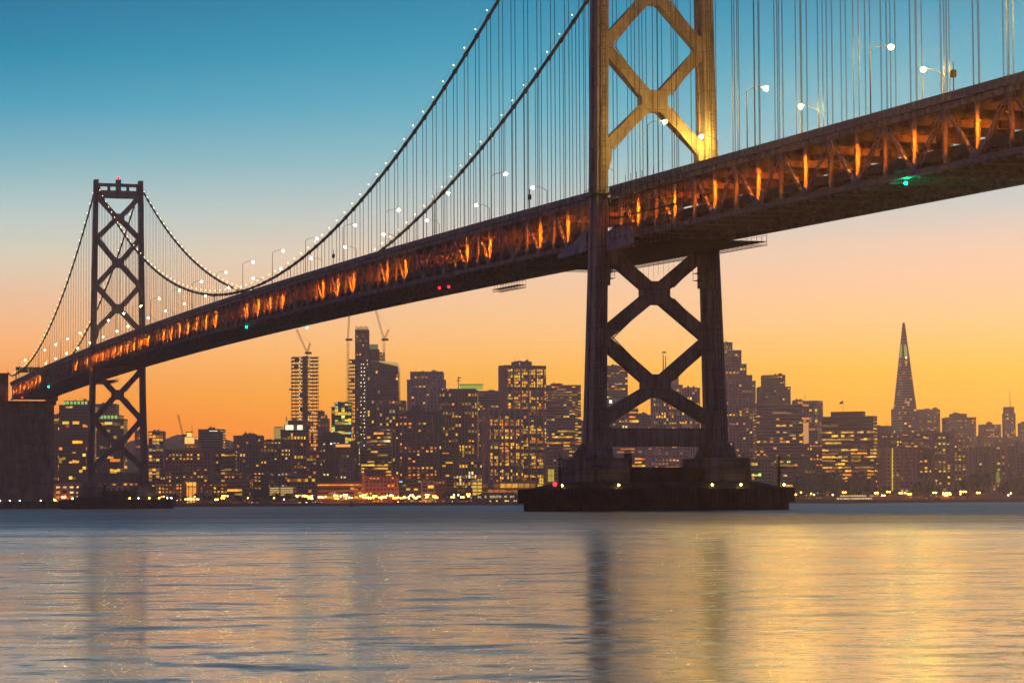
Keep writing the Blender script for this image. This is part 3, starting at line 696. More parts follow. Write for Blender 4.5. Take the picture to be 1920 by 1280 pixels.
# ------------------------------------------------------------------ the city
WC = {}
def wall(col, rough=.8):
    col = (min(.75, col[0]*1.9+.03), min(.7, col[1]*1.3+.01), min(.7, col[2]*1.35+.01))
    k = tuple(round(c, 3) for c in col)
    if k not in WC:
        WC[k] = mat('wall_%s' % ('brick' if col[0] > col[2]*1.6 else 'stone' if sum(col) > .6 else 'cladding'), col, rough, noise=.25, scale=.05, streak=.5)
    return WC[k]
GLASS = mat('dark_window_glass', (.035,.04,.05), .25, noise=.5, scale=.15, spec=.5)
LIT = glowmat('lit_window', 1.25)
Y1, Y2, W1, O1, G1, P1, R1, B1 = (1,.45,.025), (.95,.56,.04), (1,.66,.22), (1,.28,.02), (.55,.75,.12), (.8,.85,.65), (1,.12,.04), (.3,.7,.9)
PAL = {'y': [(Y1,8),(Y2,4),(O1,2.5),(W1,.5)], 'o': [(O1,5),(Y1,4),(Y2,1)], 'w': [(W1,4),(P1,.7),(Y1,4)], 'g': [(G1,5),(Y2,5),(W1,1),(B1,.3)], 'm': [(Y1,7),(Y2,3),(G1,.5),(O1,3),(W1,.7),(B1,.04),(R1,.1)]}
def pick(rr, pal):
    c = rr.choices([p[0] for p in PAL[pal]], [p[1] for p in PAL[pal]])[0]; k = rr.choice((.15,.3,.45,.7,1,1,1.4)); return tuple(v*k for v in c)

def facade(frame, lit, rr, org, ux, uy, w, h, nx, ny, style, p, pal, blank_top=0, skip=0):
    """frame members stand proud of the glass; lit panes sit on it.  org: bottom-left corner, ux along, uy outward"""
    dx, dz = w/nx, h/ny
    def bx(a0, a1, z0, z1, t, m):
        P0 = org+ux*a0; P1_ = org+ux*a1
        m.hexa([(*(P0+uy*t).xy, org.z+z0), (*(P1_+uy*t).xy, org.z+z0), (*(P1_-uy*.05).xy, org.z+z0), (*(P0-uy*.05).xy, org.z+z0),
                (*(P0+uy*t).xy, org.z+z1), (*(P1_+uy*t).xy, org.z+z1), (*(P1_-uy*.05).xy, org.z+z1), (*(P0-uy*.05).xy, org.z+z1)])
    pw, sh = {'grid': (.14,.26), 'bay': (.10,.22), 'band': (0,.48), 'rib': (.42,.16), 'punch': (.46,.46), 'glass': (.04,.12), 'slab': (.05,.2)}[style]
    if pw:
        for i in range(nx+1): a = min(max(i*dx, dx*pw/2), w-dx*pw/2); bx(a-dx*pw/2, a+dx*pw/2, 0, h, .55 if style != 'glass' else .12, frame)
    if style == 'bay':
        for i in range(0, nx+1, max(1, nx//5)): a = min(max(i*dx, 1.0), w-1.0); bx(a-.9, a+.9, 0, h, .9, frame)
    for j in range(ny+1): z = min(max(j*dz, dz*sh/2), h-dz*sh/2); bx(0.01, w-.01, z-dz*sh/2, z+dz*sh/2, .45 if style != 'glass' else .1, frame)
    for j in range(ny):
        if j >= ny-blank_top: continue
        r = rr.random(); pf = p*(2.6 if r < .16 else 1.2 if r < .5 else .45 if r < .85 else .05); run = 0; col = pick(rr, pal)
        for i in range(nx):
            if run > 0: on = rr.random() < .85; run -= 1
            else:
                on = rr.random() < pf
                if on and rr.random() < .45: run = rr.randint(1, max(2, int(nx*.25)))
                if on: col = pick(rr, pal)
            if not on or i < skip: continue
            x0, x1 = i*dx+dx*pw/2, (i+1)*dx-dx*pw/2; z0, z1 = j*dz+dz*sh/2, (j+1)*dz-dz*sh/2
            k = rr.uniform(.7,1.15); zz = z1 if rr.random() < .7 else z0+(z1-z0)*rr.uniform(.45,.9)
            a, b_ = org+ux*x0+uy*.06, org+ux*x1+uy*.06
            lit.face([(a.x,a.y,org.z+z0),(b_.x,b_.y,org.z+z0),(b_.x,b_.y,org.z+zz),(a.x,a.y,org.z+zz)], tuple(v*k for v in col))

def block(name, label, cat, x0, x1, ytop, d, col, style='grid', p=.2, pal='m', side=0, steps=(), seed=None, floor=3.15, bay=3.1, base=None, group=None, blank=0, depth=None, roof=None, body=None):
    """steps: extra stacked volumes (x0, x1, ytop) in picture pixels, all at the building's own place"""
    rr = random.Random(seed if seed is not None else int(x0*7+ytop)); phi = 0; p = min(.9, p*1.5)
    P0, P1_ = at(x0, 940, d), at(x1, 940, d); W = P1_.x-P0.x; cx = (P0.x+P1_.x)/2
    if side: phi = radians(24)*(1 if side < 0 else -1)
    s = abs(side); a = W*(1-s)/cos(phi); b_ = W*s/abs(sin(phi)) if s else (depth or min(W*.9, 38))
    root = empty(name, (cx, d, 2), phi, label=label, category=cat, **({'group': group} if group else {}))
    inv = root.matrix_basis.inverted() if False else (Matrix.Rotation(-phi, 4, 'Z') @ Matrix.Translation((-cx, -d, -2)))
    frame, lit, bodym = MB(), MB(), MB(); wm_ = wall(col)
    vols = [(x0, x1, ytop)]+list(steps); z_low = 0
    for vi, (u0, u1, yt) in enumerate(vols):
        zt = at((u0+u1)/2, yt, d).z-2
        if vi == 0: va, vb, vcx = a, b_, 0.0; zbm = 0
        else:
            w_ = at(u1, 940, d).x-at(u0, 940, d).x; f = w_/W
            va = max(3, a*f); vb = max(3, b_*min(1, f+.08)*.96); c2 = (at(u0, 940, d).x+at(u1, 940, d).x)/2-cx; vcx = c2/cos(phi)
            zbm = -.5 if u0 < x0 or u1 > x1 else min(zt-3, at(u0, vols[0][2], d).z-2-.02) if zt > at(u0, vols[0][2], d).z-2 else 0
        h = zt-zbm
        bodym.box(vcx-va/2, vcx+va/2, -vb/2, vb/2, zbm, zt)
        par = .35; frame.box(vcx-va/2-par, vcx+va/2+par, -vb/2-par, vb/2+par, zt-.02-(1.2 if vi == 0 else .6), zt+.25)
        ny = max(1, int(h/floor)); nx = max(1, int(va/bay)); bt = blank if vi == 0 else 0
        facade(frame, lit, rr, Vector((vcx-va/2, -vb/2, zbm)), Vector((1,0,0)), Vector((0,-1,0)), va, h, nx, ny, style, p, pal, bt)
        if side < 0 or (not side and cx > 60): facade(frame, lit, rr, Vector((vcx-va/2, vb/2, zbm)), Vector((0,-1,0)), Vector((-1,0,0)), vb, h, max(1, int(vb/bay)), ny, style, p*.6, pal, bt)
        if side > 0 or (not side and cx < -60): facade(frame, lit, rr, Vector((vcx+va/2, -vb/2, zbm)), Vector((0,1,0)), Vector((1,0,0)), vb, h, max(1, int(vb/bay)), ny, style, p*.6, pal, bt)
    # plant rooms, tanks and masts on the top volume
    u0, u1, yt = min(vols, key=lambda v: v[2]); zt = at((u0+u1)/2, yt, d).z-2; tw = at(u1,940,d).x-at(u0,940,d).x; tc_ = (at(u0,940,d).x+at(u1,940,d).x)/2-cx
    if roof is not False:
        rm = MB()
        rm.box(tc_-.4*tw, tc_+.4*tw, -.1*tw, .1*tw, zt+.15, zt+.7)
        for k in range(rr.randint(2, 4)):
            w_ = rr.uniform(.06,.2)*tw; xx = tc_+rr.uniform(-.35,.35)*tw; rm.box(xx-w_/2, xx+w_/2, -w_/2, w_/2, zt+.2, zt+rr.uniform(1,2.6))
        for k in range(rr.randint(0, 3)):
            xx = tc_+rr.uniform(-.4,.4)*tw; rm.tube((xx,0,zt),(xx,0,zt+rr.uniform(3,7)),.12,4)
        if rm.v: obj('roof_plant', rm, wm_, root)
    obj('body', bodym, body or GLASS, root); obj('facade_frame', frame, wm_, root, kind='stuff')
    if lit.f: obj('lit_window', lit, LIT, root, kind='stuff')
    root['ztop'] = 0; del root['ztop']
    return root, inv, d, wm_

def glowbox(root, inv, d, name, x0, x1, y0, y1, col, st, dy=-1.0, thick=.5, sampling=False):
    """a lit panel or lantern of a building, given in picture pixels at its own distance"""
    P0, P1_ = at(x0, y1, d), at(x1, y0, d); m_ = MB(); pts = []
    for z in (P0.z, P1_.z):
        for (x, y) in ((P0.x,d+dy),(P1_.x,d+dy),(P1_.x,d+dy+thick),(P0.x,d+dy+thick)): pts.append(inv @ Vector((x,y,z)))
    m_.hexa(pts); return obj(name, m_, emat('glowing_'+name, col, st, sampling), root)
def solid(root, inv, d, name, x0, x1, y0, y1, m, dy=0, thick=6):
    P0, P1_ = at(x0, y1, d), at(x1, y0, d); m_ = MB(); pts = []
    for z in (P0.z, P1_.z):
        for (x, y) in ((P0.x,d+dy),(P1_.x,d+dy),(P1_.x,d+dy+thick),(P0.x,d+dy+thick)): pts.append(inv @ Vector((x,y,z)))
    m_.hexa(pts); return obj(name, m_, m, root)
def mast(root, inv, d, x, y0, y1, r=.3, name='mast'):
    a = inv @ at(x, y1, d); b_ = inv @ at(x, y0, d); m_ = MB(); m_.tube(a, Vector((a.x, a.y, b_.z)), r, 5, r2=r*.5); return obj(name, m_, DARKST, root)

DK, MV, BR, WH, TN, BK = (.11,.10,.11), (.20,.16,.17), (.17,.10,.07), (.42,.38,.36), (.33,.24,.19), (.06,.055,.06)
T, RT = 'office tower', 'apartment tower'
def B(*a, **k): return block(*a, **k)
# ---- left of the far tower and behind it
B('office_block', 'narrow block with yellow lit rows beside the anchorage', 'office block', 90, 104, 817, 2700, DK, 'grid', .35, 'y')
B('apartment_tower', 'slim dark wing left of the green-crowned tower', RT, 102, 118, 777, 2620, DK, 'glass', .12, 'w')
r = B('apartment_tower', 'dark glass tower with a green lit crown, left of the far bridge tower', RT, 115, 178, 760, 2560, DK, 'glass', .10, 'y', steps=[(123,172,752)])
for k in range(7): glowbox(*r[:3], 'crown_light', 124.5+k*6.8, 129+k*6.8, 753.5, 759, (.35,.75,.15), .9, -20)
B('office_tower', 'plain dark grey slab directly behind the far bridge tower', T, 178, 219, 758, 2900, MV, 'rib', .02, 'y')
r = B('apartment_tower', 'dark rounded tower with green lit crown seen through the far bridge tower', RT, 184, 235, 786, 2480, DK, 'glass', .12, 'y', steps=[(187,228,779)])
for k in range(6): glowbox(*r[:3], 'crown_light', 188.5+k*6.6, 193+k*6.6, 780, 786, (.35,.75,.15), .9, -22)
glowbox(*r[:3], 'lit_sky_lobby', 203, 217, 792, 797, (1,.68,.1), 1.1, -22)
B('waterfront_block', 'low building with three rows of lit windows left of the far pier', 'building', 95, 158, 907, 2240, TN, 'punch', .75, 'w', bay=5, floor=4.5)
B('waterfront_block', 'low pink building with lit rows framed by the far bridge tower', 'building', 172, 268, 901, 2250, TN, 'punch', .6, 'o', bay=5, floor=5)
B('apartment_tower', 'very narrow tower with orange edge right inside the far bridge tower', RT, 253, 265, 808, 2900, TN, 'punch', .4, 'o')
B('apartment_tower', 'pale gridded apartment tower just right of the far bridge tower', RT, 280, 308, 809, 2600, WH, 'grid', .3, 'y', bay=3.4, floor=3.3)
# ---- building with the glowing lantern
r = B('clock_hall', 'stepped building with a glowing golden lantern on top', 'building', 314, 400, 843, 2300, (.2,.15,.12), 'punch', .2, 'y', steps=[(349,374,832)])
mm = wall((.35,.22,.14))
for k, (x0, x1) in enumerate(((349.5,353),(354,362),(363,366.5))): glowbox(*r[:3], 'lantern_pane', x0, x1, 820, 832, (1,.55,.12), 1.3, -12, 3)
for x0, x1 in ((353.5,357),(357.8,361)): glowbox(*r[:3], 'lantern_pane', x0, x1, 811.5, 819, (1,.6,.16), 1.5, -11, 3)
solid(*r[:3], 'lantern_floor', 348.5, 367.5, 819, 820, mm, -13, 10); solid(*r[:3], 'lantern_cap', 352, 363, 809.5, 811.5, mm, -12, 8); mast(*r[:3], 360, 793, 810)
solid(*r[:3], 'portal_frame', 346, 351, 897, 942, mm, -24, 4); solid(*r[:3], 'portal_frame', 374, 380, 897, 942, mm, -24, 4); solid(*r[:3], 'portal_frame', 346, 380, 895, 902, mm, -24, 4)
for k in range(3): glowbox(*r[:3], 'portal_window', 352+k*7.4, 358+k*7.4, 904, 911, (1,.5,.05), 1.3, -20); glowbox(*r[:3], 'portal_window', 352+k*7.4, 358+k*7.4, 913, 941, (1,.36,.03), 1.1, -20)
B('office_block', 'left wing of offices beside the lantern building', 'office block', 293, 346, 905, 2270, BR, 'punch', .45, 'y')
B('office_block', 'long right wing of lit offices beside the lantern building', 'office block', 381, 430, 905, 2270, BR, 'punch', .55, 'y')
B('office_block', 'dark stepped office block right of the lantern building', 'office block', 392, 443, 843, 2330, DK, 'band', .25, 'm')
B('office_tower', 'square dark tower with a bright central column of windows', T, 374, 420, 805, 2900, DK, 'band', .04, 'w', steps=[(391,403,802.5)])
rr_ = random.Random(4)
B('office_block', 'flat-topped brown block behind the waterfront offices at left', 'office block', 440, 492, 817, 2750, MV, 'rib', .05, 'o', steps=[(456,480,814)])
B('office_block', 'dark mid-rise block left of the brick grid building', 'office block', 462, 500, 832, 2500, DK, 'punch', .12, 'y')
B('brick_block', 'broad brick building with a regular grid of small lit windows', 'building', 490, 549, 826, 2440, BR, 'punch', .4, 'w', bay=3.2, floor=3.6)
B('office_block', 'low dark block with one lit row above the street trees', 'office block', 430, 500, 884, 2290, BK, 'punch', .25, 'y')
r = B('parking_structure', 'low building with horizontal yellow glowing louvres', 'building', 508, 556, 913, 2260, TN, 'band', .0, 'y')
for x0, x1 in ((510,527),(530,553)):
    for k in range(4): glowbox(*r[:3], 'glowing_louvre', x0, x1, 914+k*4.0, 916.3+k*4.0, (.9,.6,.12), .8, -20)
r = B('landmark_tower', 'old stone tower floodlit yellow at its shoulder', 'tower', 516, 546, 826, 2650, (.4,.33,.2), 'rib', .0, 'y')
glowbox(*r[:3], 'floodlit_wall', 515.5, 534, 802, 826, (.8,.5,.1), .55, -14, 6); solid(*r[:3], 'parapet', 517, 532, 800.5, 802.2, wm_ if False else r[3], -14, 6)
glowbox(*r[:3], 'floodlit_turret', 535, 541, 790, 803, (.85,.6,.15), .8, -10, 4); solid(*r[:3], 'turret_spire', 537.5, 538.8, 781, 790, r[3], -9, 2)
r = B('office_tower', 'dark tower with two big white floodlit panels at the top', T, 528, 577, 806, 2520, DK, 'rib', .25, 'y', steps=[(541,566,789)])
for x0, x1 in ((539,546),(547,553),(561,570)): glowbox(*r[:3], 'floodlit_panel', x0, x1, 798, 806.5, (1,.85,.45), 2.4, -21, 1)
solid(*r[:3], 'attic', 536, 574, 796.6, 807, r[3], -19, 14)
# ---- first tower under construction
def skeleton(name, label, x0, x1, ytop, ybot, d, lights, seed, core=(.42,.6), taper=0, floor=4.0, yclad=9999):
    P0, P1_ = at(x0, 940, d), at(x1, 940, d); W = P1_.x-P0.x; cx = (P0.x+P1_.x)/2; zt = at(x0, ytop, d).z-2; n = int(zt/floor); rr = random.Random(seed)
    root = empty(name, (cx, d, 2), radians(8), label=label, category='unfinished tower'); sl, co, cr, li, gl = MB(), MB(), MB(), MB(), MB(); D_ = min(W, 40)
    for i in range(n+1):
        z = i*floor; f = 1-taper*(1-z/zt); w = W*(1 if taper == 0 else f+taper*.0)+(rr.uniform(0,.8) if z > zt*.5 else 0); hx, hy = w/2, D_/2
        sl.box(-hx,hx,-hy,hy,z-.55,z)
        if i < n:
            for a in range(7):
                u = -hx+.6+a*(2*hx-1.2)/6
                for v in (-hy+.5, hy-.5): co.box(u-.22,u+.22,v-.22,v+.22,z,z+floor-.55)
            if z < zt*.55 and z/zt*(940-ytop) < 1e9:      # cladding creeps up the lower storeys
                k = 1-z/(zt*.55)
                for a in range(10):
                    if rr.random() < .35+.65*k: u = -hx+a*2*hx/10; gl.box(u+.1,u+2*hx/10-.1,-hy-.25,-hy-.1,z,z+floor-.7)
            elif rr.random() < .3:
                u = rr.uniform(-hx,hx*.5); gl.box(u,u+rr.uniform(2,6),-hy-.15,-hy,z,z+floor*.6)
        for (u, pr) in lights:
            if rr.random() < pr and i < n: li.sphere((u*hx+rr.uniform(-.7,.7), -hy+1.0+rr.uniform(0,3), z+floor-1.2), .62, 5, 3, col=rr.choice(((1,.85,.5),(1,.75,.3),(.9,1,.85))))
    cr.box(-W*.5+W*core[0],-W*.5+W*core[1],-D_*.25,D_*.25,0,zt+1)
    obj('floor_slab', sl, wall((.10,.085,.075)), root, kind='stuff'); obj('column', co, DARKST, root, kind='stuff'); obj('core', cr, wall((.16,.13,.11)), root)
    if gl.v: obj('cladding_panel', gl, GLASS, root, kind='stuff')
    if li.v: obj('work_light', li, glowmat('work_light_glow', 2.2), root, kind='stuff')
    hm = MB(); z = zt*.45; hm.box(-W*.62,W*.62,-D_*.62,D_*.62,z,z+.4); z = zt*.78; hm.box(-W*.60,-W*.5,-D_*.5,D_*.5,z,z+.4); obj('safety_fan', hm, DARKST, root)
    return root
skeleton('unfinished_tower', 'bare floor slabs of the left tower under construction with strings of white work lights', 547, 596, 670, 940, 2850, ((-.42,.95),(.3,.7),(.62,.25)), 11)
def luffing_crane(label, x, ybase, ymast, xt, ytip, xc, yc, d):
    """lattice tower crane: mast, raised jib, counter jib"""
    root = empty('tower_crane', at(x, ybase, d), 0, label=label, category='crane', group='cranes over the city'); o = at(x, ybase, d)
    def lat(name, a, b_, w):
        m_ = MB(); n = max(3, int((b_-a).length/(w*1.3))); dd = (b_-a)/n; u = dd.normalized().cross(Vector((0,1,0))).normalized()*w/2; v = Vector((0,w/2,0))
        for s in (1, -1):
            for t2 in (1, -1): m_.beam(a+u*s+v*t2, b_+u*s+v*t2, .36, .36)
        for i in range(n):
            s = 1 if i % 2 else -1; m_.beam(a+dd*i+u*s-v, a+dd*(i+1)-u*s-v, .16, .16); m_.beam(a+dd*i+u*s+v, a+dd*(i+1)-u*s+v, .16, .16)
        return obj(name, m_, CRANE, root)
    top = at(x, ymast, d)-o; lat('mast', Vector((0,0,0)), top, 2.0); tip = at(xt, ytip, d)-o; lat('jib', top, tip, 1.5)
    if xc: 
        cj = at(xc, yc, d)-o; lat('counter_jib', top, cj, 1.4); m_ = MB(); m_.tube(cj, tip, .1, 4); m_.tube(cj, top+Vector((2,0,-1)), .1, 4); obj('pendant_rope', m_, DARKST, root)
    m_ = MB(); m_.box(-2.5,5,-1.5,1.5,top.z-1.5,top.z+.8); obj('machinery_deck', m_, DARKST, root)
    m_ = MB(); m_.box(2.4,4.9,-1.4,-1.0,top.z-.8,top.z+.4); obj('work_light', m_, emat('crane_light', (1,.9,.7), 3, False), root)
CRANE = mat('crane_paint', (.42,.28,.10), .6)
luffing_crane('slender crane with raised jib on top of the left unfinished tower', 576, 672, 661, 556, 618, 581.5, 643, 2850)
luffing_crane('tall crane standing left of the tallest unfinished tower', 652.5, 760, 636, 654.5, 592, None, 0, 2800)
luffing_crane('crane with long raised jib right of the tallest unfinished tower', 720, 690, 636, 704, 580, 729, 618, 2800)
luffing_crane('small far crane jib left of the golden lantern', 343, 832, 815, 333.5, 777, None, 0, 3300)
# ---- tallest tower under construction
skeleton('unfinished_tower', 'left slab stack of the tallest tower under construction', 655, 692, 669, 940, 2760, ((.15,.75),(.45,.9),(.8,.95)), 12, core=(.45,.98))
r = B('concrete_core', 'rising concrete core of the tallest unfinished tower, lit by work lights', 'unfinished tower', 668, 691, 634, 2790, (.14,.11,.10), 'punch', .3, 'w', steps=[(667,692,619)], roof=False, floor=5)
m_ = MB(); 
for k in range(13): p = r[1] @ at(668.5+k*1.85, 611+(k*7 % 5), 2790); m_.box(p.x-.3,p.x+.3,p.y-10,p.y-9.4,p.z-6,p.z); 
obj('climbing_formwork', m_, DARKST, r[0])
r = B('unfinished_podium', 'boxy upper storeys wrapped in pale green netting beside the concrete core', 'unfinished tower', 690, 710, 655, 2810, (.12,.09,.08), 'slab', .0, 'w', roof=False)
glowbox(*r[:3], 'green_netting', 693, 709.5, 646, 655, (.35,.36,.16), .35, -8, 4)
skeleton('unfinished_tower', 'right slab stack of the tallest tower under construction', 708, 721.5, 657, 940, 2830, ((.5,.1),), 14, core=(.0,.3))
# ---- around it
B('office_tower', 'stepped mauve tower right of the left unfinished tower', T, 596, 617, 785, 3100, MV, 'rib', .08, 'o', steps=[(596,608,771),(596,613,778)])
r = B('glass_office', 'glass block speckled with green and yellow lights under the tallest unfinished tower', 'office block', 629, 660, 755, 2560, (.10,.12,.12), 'glass', .5, 'g', steps=[(622,632,763)], bay=3)
glowbox(*r[:3], 'blue_sign_light', 631, 636, 755.5, 759, (.1,.4,.8), .9, -20)
B('office_block', 'dark bulky block below the glass block with green lights', 'office block', 600, 645, 816, 2420, BK, 'punch', .06, 'w', steps=[(606,638,812)])
r = B('office_block', 'dark block with one glowing orange roof terrace', 'office block', 628, 671, 832, 2370, BK, 'punch', .08, 'y')
glowbox(*r[:3], 'lit_terrace', 632, 659, 833.5, 838.5, (1,.42,.06), 1.2, -18)
B('office_tower', 'narrow block with a bright yellow-green column of windows', T, 663, 676, 826, 2400, DK, 'grid', .85, 'g', bay=3)
B('office_block', 'pinkish gridded block left of the striped office building', 'office block', 637, 664, 858, 2320, MV, 'punch', .06, 'y')
B('office_block', 'broad striped office building with lit horizontal bands', 'office block', 672, 735, 838, 2440, MV, 'band', .28, 'y', steps=[(690,733,802)])
B('office_block', 'terraced low building with a row of roof lights on the waterfront', 'building', 598, 680, 904, 2240, BR, 'band', .35, 'o', steps=[(625,680,902)])
B('brick_block', 'old brick warehouse block with red arched bays near the buoy', 'building', 680, 748, 892, 2250, (.2,.09,.07), 'punch', .12, 'o', steps=[(702,722,882)])
B('chimney_stack', 'slim orange lit pillar at the edge of the brick warehouse', 'chimney', 679, 683, 888, 2236, (.5,.25,.14), 'punch', .0, 'y', roof=False)
# sloping glass tower
d = 2600; root = empty('office_tower', (at(720,940,d).x, d, 2), 0, label='blue glass tower with a sloping yellow lit roof edge', category=T)
o = root.location; X = lambda px: at(px,940,d).x-o.x; Z = lambda px, py: at(px,py,d).z-2
m_ = MB(); m_.loft([[(X(690),-18,0),(X(749),-12,0),(X(749),26,0),(X(690),26,0)], [(X(690),-18,Z(690,700)),(X(749),-12,Z(749,697)),(X(749),26,Z(749,690)),(X(690),26,Z(690,690))], [(X(693.5),-18,Z(693,677)),(X(747.5),-12,Z(748,688)),(X(745),26,Z(745,678)),(X(696),26,Z(696,677))]])
obj('body', m_, mat('blue_grey_glass', (.07,.075,.11), .22, scale=.05, spec=.6), root)
fr, li = MB(), MB(); rr = random.Random(21); n = 42; hz = Z(720,684)
for j in range(n):
    z = j*hz/n
    for i in range(15):
        u0 = X(692)+(X(748)-X(692))*i/15; u1 = u0+(X(748)-X(692))/15*.9; y0 = -18+6*(i+.5)/15-.35
        if z < hz*.93 and rr.random() < (.03 if z > hz*.62 else .14): li.face([(u0,y0,z+.8),(u1,y0+.3,z+.8),(u1,y0+.3,z+3.2),(u0,y0,z+3.2)], pick(rr,'y'))
    fr.hexa([(X(690),-18.3,z),(X(749),-12.3,z),(X(749),-12,z),(X(690),-18,z),(X(690),-18.3,z+.5),(X(749),-12.3,z+.5),(X(749),-12,z+.5),(X(690),-18,z+.5)])
obj('mullion', fr, wall((.10,.10,.13)), root, kind='stuff'); obj('lit_window', li, LIT, root, kind='stuff')
m_ = MB(); m_.hexa([(X(713),-15.6,Z(713,679)),(X(747.5),-12,Z(747,687)),(X(745),24,Z(745,679)),(X(713),24,Z(713,677)),(X(713),-15.6,Z(713,678)),(X(747.5),-12,Z(747,686)),(X(745),24,Z(745,677)),(X(713),24,Z(713,676))]); obj('lit_roof', m_, emat('lit_sloping_roof', (.9,.55,.1), .7, False), root)
m_ = MB(); m_.box(X(688),X(690),-18,-15,0,Z(689,683)); obj('corner_fin', m_, mat('pale_fin', (.55,.42,.40), .5), root)
B('office_block', 'ribbed block with a flat dark cornice before the sloping glass tower', 'office block', 707, 761, 757, 2500, (.22,.19,.18), 'rib', .16, 'y', steps=[(712,761,752)], blank=1)
B('office_tower', 'pale concrete tower with stepped shoulders and a fine window grid', T, 765, 836, 713, 3000, (.40,.34,.32), 'punch', .10, 'm', steps=[(771,832,698)], bay=4.2)
r = B('office_tower', 'tower with a dark pyramid roof and a lighter upper face', T, 757, 823, 812, 2420, (.13,.10,.09), 'punch', .32, 'o', steps=[(748,811,779)], bay=4, roof=False)
for pts in (((750,779),(808,779),(783,757)),):
    d = 2420; a, b_, c = (r[1] @ at(*p, d) for p in pts); m_ = MB(); y0, y1 = -14, 14; ap = (c.x, 0, c.z)
    q = [(a.x,y0,a.z),(b_.x,y0,a.z),(b_.x,y1,a.z),(a.x,y1,a.z)]
    for i in range(4): m_.face([q[i], q[(i+1)%4], ap])
    m_.face(q[::-1]); obj('pyramid_roof', m_, wall(BK), r[0])
B('office_tower', 'dark slab in the gap right of the pyramid roof', T, 803, 830, 771, 2620, BK, 'rib', .03, 'w')
r = B('office_tower', 'broad brown ribbed tower with a green lit penthouse and radio mast', T, 824, 897, 733, 2680, (.14,.11,.11), 'rib', .17, 'y', steps=[(838,893,730)], bay=3.2, roof=False)
glowbox(*r[:3], 'lit_penthouse', 863, 905, 722, 729.5, (.45,.62,.05), .75, -8, 14); solid(*r[:3], 'penthouse_roof', 861, 906, 720.4, 722, r[3], -9, 16)
mast(*r[:3], 859.5, 706, 730, .5); solid(*r[:3], 'antenna_drum', 857, 862, 712, 714.5, DARKST, -1, 2); solid(*r[:3], 'antenna_drum', 858, 864, 707, 709, DARKST, -1, 2)
r = B('office_tower', 'grey tower with a pink sunset-lit panel beside the green penthouse', T, 880, 942, 734, 2950, MV, 'band', .15, 'y', blank=4)
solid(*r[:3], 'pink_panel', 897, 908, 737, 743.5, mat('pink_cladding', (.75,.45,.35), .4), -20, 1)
B('office_block', 'squat stone block with two bright lit upper rows', 'office block', 850, 906, 864, 2300, (.26,.20,.16), 'rib', .3, 'w', bay=2.6, steps=[(863,906,862)])
B('office_block', 'dark block at the waterfront foot of the ribbed tower', 'office block', 748, 792, 898, 2260, BK, 'band', .35, 'g')
B('office_block', 'pale framed low block left of the squat stone block', 'office block', 790, 815, 902, 2250, TN, 'grid', .2, 'y', bay=5)
B('brick_block', 'small red brick building beside the pale framed block', 'building', 815, 836, 900, 2255, (.2,.08,.06), 'punch', .15, 'o')
B('office_block', 'wide dim block behind the waterfront lamps left of centre', 'office block', 836, 888, 915, 2250, BK, 'punch', .15, 'o')
r = B('office_tower', 'tallest gridded tower with five broad bays full of yellow windows', T, 937, 1025, 686, 2520, (.36,.25,.21), 'bay', .58, 'y', side=-.14, steps=[(962,998,678.5)], blank=1, floor=3.05, bay=2.6)
r = B('office_tower', 'lower gridded twin with five broad bays in front of the tallest gridded tower', T, 903, 981, 767, 2370, (.36,.25,.21), 'bay', .5, 'y', side=-.16, blank=2, floor=3.05, bay=2.6)
B('office_tower', 'banded mauve tower whose right edge steps inward like an upside-down stair', T, 1024, 1079, 752, 2820, (.24,.18,.18), 'band', .28, 'y', steps=[(1024,1084,737),(1024,1090,723),(1034,1056,720)])
B('office_tower', 'hazy mauve block peeping out left of the near tower leg', T, 1052, 1096, 789, 2950, MV, 'punch', .12, 'o')
B('shopping_hall', 'low mauve hall at the foot of the banded tower', 'building', 1022, 1066, 846, 2350, (.27,.2,.2), 'punch', .03, 'o', roof=False)
r = B('glazed_pavilion', 'yellow glowing pavilion with orange wall left of the near pier', 'building', 1024, 1053, 872, 2280, (.45,.24,.14), 'grid', .0, 'y', roof=False)
for i in range(2):
    for j in range(2): glowbox(*r[:3], 'glowing_pane', 1027+i*6, 1032.3+i*6, 880+j*12, 891+j*12, (.8,.55,.03), .7, -17)
r = B('hotel_front', 'bright yellow floodlit facade beside the dark pier shed', 'building', 886, 905, 902, 2215, (.6,.4,.1), 'grid', .0, 'y', roof=False)
for i in range(2):
    for j in range(4): glowbox(*r[:3], 'glowing_pane', 887+i*9, 894.5+i*9, 904+j*6.4, 908.6+j*6.4, (1,.6,.05), .9, -17)
B('terraced_hall', 'long orange lit terraced hall behind the pier shed', 'building', 904, 1005, 903, 2290, (.45,.28,.16), 'grid', .7, 'o', floor=6, bay=5, roof=False)
